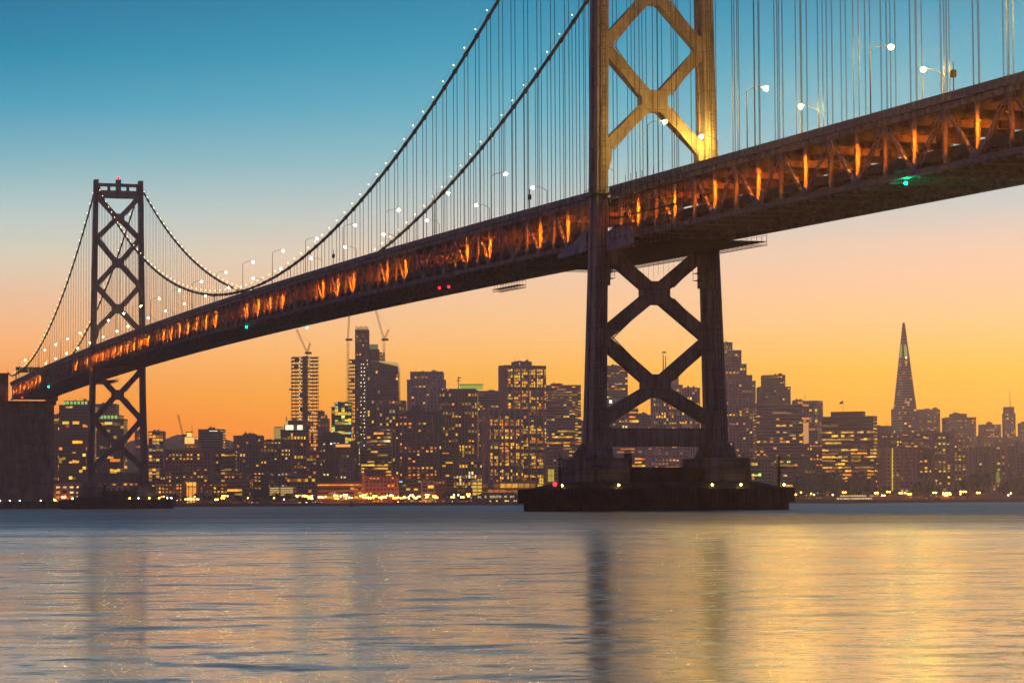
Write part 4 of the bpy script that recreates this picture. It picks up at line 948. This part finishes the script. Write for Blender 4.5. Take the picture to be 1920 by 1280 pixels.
# pier shed with a gabled roof and a lit row of small letters
d = 2190; root = empty('pier_shed', (at(930,940,d).x, d, 0), 0, label='dark gabled pier shed with a row of lit letters at the water', category='pier shed'); o = root.location
X = lambda px: at(px,940,d).x-o.x; Z = lambda py: at(930,py,d).z
m_ = MB(); m_.prism([(X(885),0),(X(985),0),(X(985),Z(930)),(X(962),Z(923)),(X(905),Z(923)),(X(885),Z(932))], 1, -4, 60); obj('body', m_, wall((.12,.10,.10)), root)
LET = emat('sign_letter_light', (.95,.75,.3), 1.2, False)
def text_part(body, size, loc, parent, m, name='sign_lettering', ext=.05):
    cu = bpy.data.curves.new(name, 'FONT'); cu.body = body; cu.size = size; cu.extrude = ext; cu.align_x = 'CENTER'
    tmp = bpy.data.objects.new('tmp', cu); C.objects.link(tmp); bpy.context.view_layer.update()
    me = bpy.data.meshes.new_from_object(tmp.evaluated_get(bpy.context.evaluated_depsgraph_get())); bpy.data.objects.remove(tmp); bpy.data.curves.remove(cu)
    me.materials.clear(); me.materials.append(m); o = bpy.data.objects.new(name, me); o.location = loc; o.rotation_euler = (pi/2,0,0); return link(o, parent)
text_part('AL   K   SOUTH   M   AY', 3.0, (X(930), -4.2, Z(933)), root, LET)
li = MB()
for px, w in ((918,2.5),(930,3),(946,4),(951,3),(963,2),(967,2)): li.box(X(px),X(px)+w*.5,-4.2,-4,Z(940),Z(937.5), (1,.6,.15))
obj('lit_window', li, LIT, root, kind='stuff')
# ---- seen through the near tower
B('office_tower', 'dark round-shouldered glass tower with one bright band, inside the near tower frame at left', T, 1132, 1178, 688, 3050, (.13,.13,.15), 'band', .16, 'm', steps=[(1132,1176,686.5)])
r = B('office_tower', 'pink tower with a white roof sign below the banded glass tower', T, 1132, 1183, 750, 2850, (.42,.30,.30), 'rib', .10, 'y', side=.0, blank=2)
glowbox(*r[:3], 'roof_sign', 1141, 1146, 751, 757, (.9,1,.8), 1.6, -22); glowbox(*r[:3], 'red_roof_sign', 1168, 1175, 750, 756, (1,.12,.15), 1.2, -22)
r = B('office_block', 'narrow block with orange glowing stripes inside the near tower frame', 'office block', 1181, 1198, 768, 2800, (.4,.2,.1), 'band', .9, 'o', floor=5)
B('office_block', 'small hazy block left of the white ribbed tower', 'office block', 1198, 1226, 778, 3000, MV, 'punch', .08, 'o', steps=[(1198,1215,776)])
r = B('office_tower', 'tall white finely ribbed tower in the middle of the near tower frame', T, 1224, 1312, 729, 2750, (.46,.38,.38), 'rib', .14, 'y', bay=2.8, steps=[(1285,1308,727)])
r2 = B('office_tower', 'penthouse tower with twin flue masts behind the white ribbed tower', T, 1250, 1281, 722, 3100, MV, 'punch', .25, 'y', steps=[(1250,1274,704)])
mast(*r2[:3], 1244, 664, 725, 1.0, 'flue_mast'); mast(*r2[:3], 1248.5, 668, 725, 1.0, 'flue_mast'); solid(*r2[:3], 'bird_shape_vane', 1241.5, 1249, 659, 662, DARKST, -1, 1)
B('conference_complex', 'low pink stepped complex seen under the near tower strut', 'building', 1150, 1222, 838, 2420, (.48,.33,.33), 'band', .12, 'o', steps=[(1165,1213,832)])
B('office_block', 'pale pink block with a yellow window strip under the near tower strut', 'building', 1213, 1292, 846, 2380, (.5,.35,.35), 'punch', .2, 'o')
# ---- right of the near tower
B('office_tower', 'tall mauve tower with many stair-like setbacks right of the near tower', T, 1340, 1416, 716, 2760, (.30,.21,.22), 'punch', .13, 'y', steps=[(1340,1410,705),(1340,1400,684),(1340,1391,658),(1340,1375,643)], bay=3.6)
B('office_tower', 'dark two-step tower with a lit slot under its top', T, 1424, 1482, 726, 2950, (.15,.11,.12), 'punch', .10, 'y', steps=[(1432,1473,704)])
B('office_tower', 'wide hazy mauve block with faint lit bands in front of the stepped towers', T, 1417, 1502, 760, 2520, (.27,.19,.2), 'band', .11, 'y', steps=[(1417,1443,757),(1458,1487,762)])
r = B('office_tower', 'white gridded tower with a bright right-hand side', T, 1487, 1545, 752, 3050, (.48,.38,.36), 'grid', .14, 'm', side=.22, bay=3.4, steps=[(1490,1508,750)])
mast(*r[:3], 1510, 731, 750, .25)
r = B('office_block', 'slim block whose glass strip mirrors the orange sky', 'office block', 1498, 1515, 792, 2600, MV, 'glass', .05, 'y'); glowbox(*r[:3], 'sky_reflection_glow', 1503, 1512, 793, 840, (1,.42,.12), .75, -18)  # reflection of the orange sky put in as the strip's own glow
B('office_block', 'dim brown block between the mirrored strip and the broad dark office building', 'office block', 1511, 1547, 832, 2500, (.16,.12,.12), 'punch', .12, 'y')
r = B('office_tower', 'broad dark office building full of yellow windows with a braced right side', T, 1544, 1645, 781, 2380, (.10,.075,.07), 'band', .42, 'm', side=.10, steps=[(1561,1623,772)], bay=3.0, roof=False, blank=2)
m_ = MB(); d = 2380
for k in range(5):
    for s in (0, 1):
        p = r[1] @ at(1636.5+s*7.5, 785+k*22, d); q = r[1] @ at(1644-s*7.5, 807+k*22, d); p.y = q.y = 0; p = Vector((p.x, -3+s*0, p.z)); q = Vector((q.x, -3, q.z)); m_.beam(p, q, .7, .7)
obj('side_bracing', m_, mat('orange_brace', (.6,.35,.2), .6), r[0])  # one orange base colour for the braces
glowbox(*r[:3], 'red_sign', 1578, 1589, 888.5, 892, (1,.12,.02), 1.4, -24)
root = empty('flagpole', at(1581, 772, 2380), 0, label='flag flying on a pole on the broad dark office building', category='flag')
m_ = MB(); m_.tube((0,0,-1),(0,0,11),.14,5); obj('pole', m_, DARKST, root)
m_ = MB(); n = 6
for i in range(n): 
    y = lambda k: .5*sin(k*1.1); a = -i*.55; b_ = -(i+1)*.55; m_.face([(a,y(i),8.0-i*.15),(b_,y(i+1),7.85-i*.15),(b_,y(i+1),10.4-i*.3),(a,y(i),10.7-i*.3)])
fo = obj('flag', m_, mat('flag_cloth', (.2,.05,.06), .8), root); md = fo.modifiers.new('thickness','SOLIDIFY'); md.thickness = .04
B('office_block', 'hazy block in the gap left of the pyramid skyscraper', 'office block', 1645, 1672, 799, 3000, MV, 'punch', .08, 'y')
B('apartment_tower', 'lit block half hidden behind the left edge of the pyramid skyscraper', RT, 1675, 1692, 767, 3700, (.14,.09,.08), 'punch', .55, 'o')
# pyramid skyscraper
d = 3400; root = empty('pyramid_skyscraper', (at(1699,940,d).x, d, 2), radians(22), label='tall slender pyramid skyscraper with a green lit tip section', category='skyscraper')
HT = at(1699,605,d).z-2; PX = FPX/d; hb = 33/PX*.82
def hw(z): return max(.5, (945-605-(z*PX))*.1065/PX*.82+.4)
m_ = MB(); zs = [0, HT*.3, HT*.6, HT]; m_.loft([[(-hw(z),-hw(z),z),(hw(z),-hw(z),z),(hw(z),hw(z),z),(-hw(z),hw(z),z)] for z in zs]); obj('body', m_, GLASS, root)
fr, li = MB(), MB(); rr = random.Random(31); nfl = 52
for j in range(nfl):
    z0 = HT*.78*j/nfl; z1 = z0+HT*.78/nfl; zt1 = z0+(z1-z0)*.5; a, b_ = hw(z0)+.15, hw(zt1)+.15
    fr.loft([[(-a,-a,z0),(a,-a,z0),(a,a,z0),(-a,a,z0)],[(-b_,-b_,zt1),(b_,-b_,zt1),(b_,b_,zt1),(-b_,b_,zt1)]])
    nw = max(2, int(a/1.9))
    for i in range(nw):
        for fside in (0, 1):
            if rr.random() < (.22 if j < nfl*.5 else .10):
                u0 = -a+2*a*i/nw; u1 = u0+2*a/nw*.85; y = -(hw(zt1)+.10); pts = [(u0,y,zt1),(u1,y,zt1),(u1,y+.1,z1),(u0,y+.1,z1)]
                if fside: pts = [(y,-u[0],u[2]) for u in pts][::1]
                li.face(pts, pick(rr,'y'))
z0, z1 = HT*.78, HT; a, b_ = hw(z0)+.2, hw(z1)+.1
for k in range(12):
    za, zz = z0+(z1-z0)*k/12, z0+(z1-z0)*(k+.62)/12; fr.loft([[(-hw(z)-.2,-hw(z)-.2,z),(hw(z)+.2,-hw(z)-.2,z),(hw(z)+.2,hw(z)+.2,z),(-hw(z)-.2,hw(z)+.2,z)] for z in (za, zz)])
for s in (-1, 1):
    fr.loft([[(s*hw(z)-.5,-hw(z)-.5,z),(s*hw(z)+.5,-hw(z)-.5,z),(s*hw(z)+.5,-hw(z)+.5,z),(s*hw(z)-.5,-hw(z)+.5,z)] for z in (0,HT*.5,HT)])
obj('precast_band', fr, wall((.30,.22,.20)), root, kind='stuff'); obj('lit_window', li, LIT, root, kind='stuff')
m_ = MB(); za, zz = HT*.805, HT*.875
for f_ in (0, 1):
    pts = [(-hw(za)*.5,-hw(za)-.32,za),(hw(za)*.5,-hw(za)-.32,za),(hw(zz)*.5,-hw(zz)-.32,zz),(-hw(zz)*.5,-hw(zz)-.32,zz)]
    if f_: pts = [(p[1],-p[0],p[2]) for p in pts]
    m_.face(pts)
obj('lit_crown_panel', m_, emat('green_crown', (.42,.5,.08), .75, False), root)
m_ = MB(); m_.sphere((0,-hw(za)-.8,za-1),1.0,6,4); obj('bright_lamp', m_, emat('crown_lamp', (1,.95,.7), 6, False), root)
# ---- beyond and below the pyramid
B('apartment_tower', 'lit hilltop apartment block right of the pyramid skyscraper', RT, 1722, 1762, 768, 3800, (.25,.13,.08), 'punch', .3, 'o', steps=[(1752,1760,765),(1736,1745,766)])
B('apartment_tower', 'wide hilltop apartment block with a raised centre', RT, 1773, 1828, 783, 3700, (.20,.11,.07), 'punch', .22, 'y', steps=[(1785,1813,776)])
B('apartment_tower', 'small square hilltop block between the wide one and the spire', RT, 1840, 1876, 796, 3800, (.17,.09,.06), 'punch', .2, 'y', steps=[(1853,1862,792)])
B('apartment_block', 'low stub attached left of the small square hilltop block', RT, 1833, 1842, 818, 3750, (.16,.09,.06), 'punch', .2, 'y')
r = B('apartment_tower', 'slim hilltop tower with a tall spire mast near the right edge', RT, 1884, 1905, 775, 3900, (.17,.09,.06), 'rib', .12, 'y', steps=[(1886,1903,763)], roof=False); mast(*r[:3], 1894, 732, 763, .6, 'spire')
B('apartment_tower', 'tall lit block cut by the right edge of the picture', RT, 1914, 1945, 793, 3700, (.17,.09,.06), 'punch', .35, 'y')
r = B('apartment_block', 'beige balcony apartment block with a yellow lit stair strip', 'apartment block', 1651, 1716, 842, 2360, (.34,.24,.16), 'punch', .10, 'y', steps=[(1660,1700,840)], bay=3.6, floor=3.4)
m_ = MB()
for k in range(26): p = r[1] @ at(1667.5, 842+k*3.05, 2360); m_.box(p.x-.5,p.x+.5,-19.4,-19.0,p.z-.55,p.z+.55)
obj('stair_light', m_, emat('stair_light_glow', (1,.7,.06), 1.1, False), r[0])
B('office_block', 'dark mid-rise right behind the beige balcony block', 'office block', 1640, 1690, 815, 2700, (.13,.09,.08), 'punch', .12, 'y')
B('office_block', 'dark block filling the gap under the pyramid skyscraper', 'office block', 1690, 1735, 812, 2780, (.13,.09,.08), 'band', .22, 'y')
for i, (x0, x1, yt, dd, p, l) in enumerate(((1712,1748,842,2450,.22,'right of the beige balcony block'),(1748,1789,812,2650,.28,'under the wide hilltop block, its left half'),(1786,1818,822,2600,.3,'with scattered large yellow windows'),
        (1814,1826,845,2450,.03,'slim pale blank slab'),(1824,1858,838,2700,.05,'plain and dim, right of the pale slab'),(1856,1886,836,2650,.12,'with a vertical green lit corner'),(1884,1925,830,2750,.08,'dim and wide at the right edge'),(1900,1960,850,2500,.05,'lowest and closest at the right edge'),(1720,1750,808,3000,.12,'square, just right of the pyramid foot'))):
    cols = ((.15,.10,.08),(.14,.10,.09),(.17,.12,.10),(.36,.25,.19),(.16,.11,.10),(.2,.14,.12),(.17,.12,.11),(.13,.09,.08),(.14,.1,.09))
    r = B('apartment_block', 'brown mid-rise apartment block, '+l if i != 3 else 'slim pale blank slab rising among brown mid-rises', 'apartment block', x0, x1, yt, dd, cols[i], 'punch', p, 'y', bay=4.2)
    if i == 5: glowbox(*r[:3], 'green_lit_corner', 1861, 1867, 885, 905, (.3,.35,.02), .5, -20)
# ---- filler roofs low behind the waterfront
FILL = (('grey roof block between the gridded apartment tower and the lantern building',300,318,880,2500),('low dark block at the left foot of the brick grid building',428,470,900,2262),('low block behind the glowing louvres',540,600,890,2320),
        ('dark block at the foot of the broad striped office building',732,760,852,2500),('mid block filling the view behind the squat stone block',830,862,840,2560),('low dark block right of the braced office building',1630,1656,880,2420),
        ('low dark block left of the broad dark office building',1500,1548,868,2430),('dim block behind the right tip of the near pier',1440,1506,850,2460),('low wide dark block below the hazy mauve block',1395,1450,860,2440),
        ('dim low block seen past the right pedestal of the near pier',1330,1400,850,2480),('dim block filling under the banded tower',1060,1100,850,2500),('dark block right of the left unfinished tower foot',576,606,846,2470),('brown block behind the brick warehouse',735,762,860,2600))
for i, (l, x0, x1, yt, dd) in enumerate(FILL): B('office_block', l, 'office block', x0, x1, yt, dd, ((.12,.10,.10),(.17,.12,.11),(.2,.15,.15))[i % 3], ('punch','band','grid')[i % 3], .14, 'm')
# ---- waterfront right: sheds, lit halls
def shed(label, x0, x1, yt, d, p, pal, col=(.12,.09,.08)):
    root = empty('pier_shed', (at((x0+x1)/2,940,d).x, d, 2), 0, label=label, category='pier shed'); w = at(x1,940,d).x-at(x0,940,d).x; h = at(x0,yt,d).z-2; m_ = MB()
    m_.prism([(-w/2,0),(w/2,0),(w/2,h*.8),(w/2-4,h),(-w/2+4,h),(-w/2,h*.8)], 1, 0, 30); obj('body', m_, wall(col), root)
    li, fr = MB(), MB(); rr = random.Random(int(x0)); facade(fr, li, rr, Vector((-w/2,0,1.0)), Vector((1,0,0)), Vector((0,-1,0)), w, max(3,h*.7), max(3,int(w/3.2)), max(1,int(h*.7/3)), 'punch', p, pal)
    obj('facade_frame', fr, wall(col), root, kind='stuff'); obj('lit_window', li, LIT, root, kind='stuff'); return root
shed('long dark pier shed with one continuous yellow lit row', 1506, 1592, 929, 2210, .95, 'y')
shed('low waterfront hall crowded with lights below the pyramid skyscraper', 1668, 1732, 925, 2215, .85, 'o')
shed('lit waterfront terrace building right of the crowded hall', 1762, 1804, 930, 2215, .7, 'y')
shed('two-storey waterfront building with rows of yellow lights at far right', 1822, 1880, 924, 2215, .6, 'y')
shed('low dark shed at the right end of the waterfront', 1880, 1945, 928, 2215, .12, 'o')
shed('low dark shed left of the beige apartment block foot', 1600, 1668, 932, 2215, .06, 'o')
shed('long dark wharf building behind the street trees at left', 400, 506, 934, 2225, .12, 'o')

# ---- waterfront street lamps
MARKS = ((100,'the anchorage island'),(362,'the orange portal of the lantern building'),(532,'the glowing louvres'),(658,'the buoy'),(750,'the brick warehouse'),(925,'the dark gabled pier shed'),(1500,'the near pier tip'),(1608,'the ferry'),(1700,'the crowded lit hall'),(1783,'the lit terrace building'),(1850,'the two-storey lit building'))
ORD += ['twenty-sixth','twenty-seventh','twenty-eighth','twenty-ninth','thirtieth']
def placed(items, what):
    """items: (x, kind) -> a label per item that counts outwards from the nearest landmark"""
    out = {}
    for side in (-1, 1):
        cnt = {}
        for x, k, i in sorted(((x, k, i) for i, (x, k) in enumerate(items)), key=lambda t: -t[0]*side*-1 if side > 0 else -t[0]):
            mx, mn = min(MARKS, key=lambda m: abs(m[0]-x))
            if (x >= mx) != (side > 0): continue
            n = cnt.get((mn, k), 0); cnt[(mn, k)] = n+1
            out[i] = what.format(k=k, o=ORD[min(n, len(ORD)-1)], s='right' if side > 0 else 'left', m=mn)
    return out
pm = MB(); pm.tube((0,0,0),(0,0,8),.14,5,r2=.1); pm.box(-1.2,1.2,-.08,.08,7.9,8.05); pm_me = pm.mesh('pole', DARKST)
SL = {}
for k, (c, s) in {'orange': ((1,.34,.04), 26), 'white': ((1,.8,.5), 9), 'red': ((1,.05,.04), 8), 'yellow': ((1,.6,.12), 9)}.items():
    m_ = MB(); m_.sphere((-1,0,7.6),.72,6,4); SL[k] = m_.mesh('lamp_globe', emat('shore_lamp_'+k, c, s, k == 'orange'), True)
rr = random.Random(8); xs_ = []
for a, b_, n in ((96,120,3),(300,560,22),(560,700,34),(700,900,46),(1490,1530,4),(1560,1670,5),(1670,1900,20)):
    xs_ += [rr.uniform(a,b_) for _ in range(n)]
xs_ = [(x, rr.choices(('orange','yellow','white','red'), (8,4,1.6,.7))[0]) for x in sorted(xs_)]; lab = placed(xs_, '{o} {k} shore lamp to the {s} of {m}')
for i, (x, k) in enumerate(xs_):
    d = rr.uniform(2206,2226); y = rr.uniform(0,1)
    root = empty('street_lamp', (at(x,940,d).x, d, 2-rr.uniform(0,3.5)), 0, label=lab[i], category='street lamp', group=f'{k} street lamps along the waterfront')
    obj('pole', pm_me, None, root); obj('lamp_globe', SL[k], None, root)
    if k == 'orange': obj('lamp_globe', SL[k], None, root, (2,0,0))
# ---- trees along the promenade
LEAF = mat('dark_foliage', (.045,.05,.02), .9, noise=.4, scale=.6); BARK = mat('bark', (.07,.05,.035), .9)
crowns = []
for v in range(4):
    rr = random.Random(40+v); m_ = MB()
    for k in range(130):
        t = Vector((rr.gauss(0,1), rr.gauss(0,1), rr.gauss(0,.75))); t = t.normalized()*(rr.random()**.45); c = Vector((t.x*3.6, t.y*3.2, 5.4+t.z*2.9)); s = rr.uniform(.5,1.1)
        u = Vector((rr.gauss(0,1),rr.gauss(0,1),rr.gauss(0,1))).normalized(); w = u.orthogonal().normalized(); m_.face([c+u*s, c+w*s, c-u*s*.8, c-w*s]); m_.face([c+u.cross(w)*s, c+w*s*.9, c-u.cross(w)*s])
    crowns.append(m_.mesh('crown', LEAF))
tk = MB(); tk.tube((0,0,-.2),(0,0,4.5),.28,6,r2=.16)
for a in range(3): tk.tube((0,0,3.2),(1.3*cos(a*2.1),1.3*sin(a*2.1),5.2),.14,4,r2=.06)
tk_me = tk.mesh('trunk', BARK)
rr = random.Random(9); tx = []
for a, b_, n, s0, s1 in ((300,500,12,.9,1.2),(500,560,5,.9,1.3),(836,900,6,1,1.6),(1390,1500,9,1.2,2.2),(1500,1660,22,1.3,3.2),(1715,1830,10,.9,2.),(1815,1850,6,1.8,3.0),(1880,1925,7,1.8,3.2)):
    tx += [(rr.uniform(a,b_), rr.uniform(s0,s1)) for _ in range(n)]
tx.sort(); lab = placed([(x, 'small' if s <= 1.4 else 'large') for x, s in tx], '{o} {k} dark tree to the {s} of {m}')
for i, (x, s) in enumerate(tx):
    d = rr.uniform(2228,2246) if s > 1.4 else rr.uniform(2212,2226); l = lab[i]
    root = empty('tree', (at(x,940,d).x, d, 2), rr.uniform(0,6), label=l, category='tree', group='street trees by the water' if s <= 1.4 else 'park trees behind the sheds'); root.scale = (s,s,s)
    obj('trunk', tk_me, None, root); obj('crown', crowns[i % 4], None, root)
# palm before the orange portal
root = empty('palm_tree', (at(366,940,2212).x, 2212, 2), 0, label='palm tree silhouetted before the orange portal', category='palm tree')
m_ = MB(); m_.tube((0,0,0),(.3,0,8.5),.3,6,r2=.2); obj('trunk', m_, BARK, root); m_ = MB()
for k in range(26):
    a = k*2.4; e = .9-(k % 5)*.35; p = Vector((.3,0,8.5))
    for j in range(4): q = p+Vector((cos(a)*1.0, sin(a)*1.0, e)); w = Vector((-sin(a),cos(a),0))*(.5-.1*j); m_.face([p-w, q-w*.8, q+w*.8, p+w]); p = q; e -= .55
obj('frond', m_, LEAF, root, kind='stuff')
# ---- cars on the waterfront road
CARM = [mat('car_paint_'+n, c, .35, noise=.1) for n, c in (('silver',(.4,.4,.42)),('dark',(.03,.03,.04)),('red',(.3,.03,.03)),('white',(.6,.6,.6)))]
cb = MB(); cb.prism([(-2.2,.35),(2.2,.35),(2.25,.75),(1.5,.9),(.9,1.42),(-1.0,1.45),(-1.9,.95),(-2.25,.9)], 1, -.85, .85)
wl_ = MB()
for x in (-1.4, 1.4):
    for y in (-.86, .7): wl_.tube((x,y,.32),(x,y+.16,.32),.32,10)
wl_me = wl_.mesh('wheels', DARKST)
hl = MB(); hl.box(2.2,2.3,-.8,-.4,.6,.8); hl.box(2.2,2.3,.4,.8,.6,.8); hl_me = hl.mesh('headlights', emat('headlight', (1,.9,.7), 20, False)); tl_ = MB(); tl_.box(-2.32,-2.2,-.8,-.4,.7,.9); tl_.box(-2.32,-2.2,.4,.8,.7,.9); tl_me = tl_.mesh('tail_lights', emat('tail_light', (1,.03,.02), 14, False))
rr = random.Random(12); CX = (448,455,463,470,478,570,581,590,597,742,756,775,793,812,853,868,880); CN = ('silver','black','red','white'); lab = placed([(x, CN[i % 4]) for i, x in enumerate(CX)], '{o} {k} car to the {s} of {m}')
for i, x in enumerate(CX):
    k = i % 4; root = empty('car', (at(x,940,2204.5).x, 2204.5+rr.uniform(0,1), 2.6), rr.choice((0,pi))+rr.uniform(-.5,.5), label=lab[i], category='car', group=('silver','black','red','white')[k]+' cars on the waterfront road')
    obj('car_body', cb.mesh('car_body', CARM[k]) if i < 4 else bpy.data.meshes['car_body'+('' if k == 0 else '.%03d' % k)], None, root); obj('wheel', wl_me, None, root); obj('headlight', hl_me, None, root); obj('tail_light', tl_me, None, root)
# ---- ferry and buoy
d = 2050; root = empty('ferry', (at(1608,940,d).x, d, 0), 0, label='small double-deck ferry crossing before the long pier shed', category='ferry')
PAINTW = mat('ferry_white_paint', (.5,.4,.34), .5)
m_ = MB(); m_.loft([[(-19,-3,-.6),(17,-3,-.6),(17,3,-.6),(-19,3,-.6)],[(-21,-4,2.2),(19,-4,2.2),(22.5,0,2.5),(19,4,2.2)]] if False else [[(-19,-3,-.6),(14,-3,-.6),(19,0,-.6),(14,3,-.6),(-19,3,-.6)],[(-21,-4.2,2.3),(15,-4.2,2.5),(23,0,3.1),(15,4.2,2.5),(-21,4.2,2.3)]]); obj('hull', m_, mat('ferry_hull', (.12,.08,.07), .5), root)
m_ = MB(); m_.box(-18,12,-3.8,3.8,2.4,4.9); m_.box(-15,8,-3.4,3.4,4.92,7.0); m_.box(4,9,-2.4,2.4,7.02,9.0); obj('cabin', m_, PAINTW, root)
li = MB()
for k in range(14): li.box(-17+k*2.05,-15.6+k*2.05,-3.9,-3.82,3.2,4.3,(1,.62,.2))
for k in range(10): li.box(-14+k*2.1,-12.6+k*2.1,-3.5,-3.42,5.4,6.4,(1,.6,.2))
obj('cabin_window', li, LIT, root, kind='stuff'); m_ = MB(); m_.tube((0,0,7),(0,0,11.5),.15,5); m_.box(-.1,.1,-1,1,10,10.2); obj('mast', m_, DARKST, root)
d = 1500; root = empty('buoy', (at(658.5,946,d).x, d, 0), 0, label='dark conical buoy floating before the brick warehouse', category='buoy')
m_ = MB(); m_.tube((0,0,-.5),(0,0,.9),1.25,10); obj('float', m_, DARKST, root); m_ = MB(); m_.tube((0,0,.9),(0,0,3.2),.8,6,r2=.25); m_.tube((0,0,3.2),(0,0,3.7),.3,6); obj('lattice_top', m_, DARKST, root)
# ---- dusk haze over the bay
hz = MB(); hz.box(-1900,1900,-60,5200,-1.5,262); hm = bpy.data.materials.new('haze'); hm.use_nodes = True; ht = hm.node_tree; ht.nodes.clear()
pv = ht.nodes.new('ShaderNodeVolumePrincipled'); pv.inputs['Color'].default_value = (1,.79,.80,1); pv.inputs['Density'].default_value = HAZE_D; pv.inputs['Anisotropy'].default_value = .82
ou = ht.nodes.new('ShaderNodeOutputMaterial'); ht.links.new(pv.outputs[0], ou.inputs['Volume'])
if HAZE_D > 0: obj('haze', hz, hm, kind='stuff')
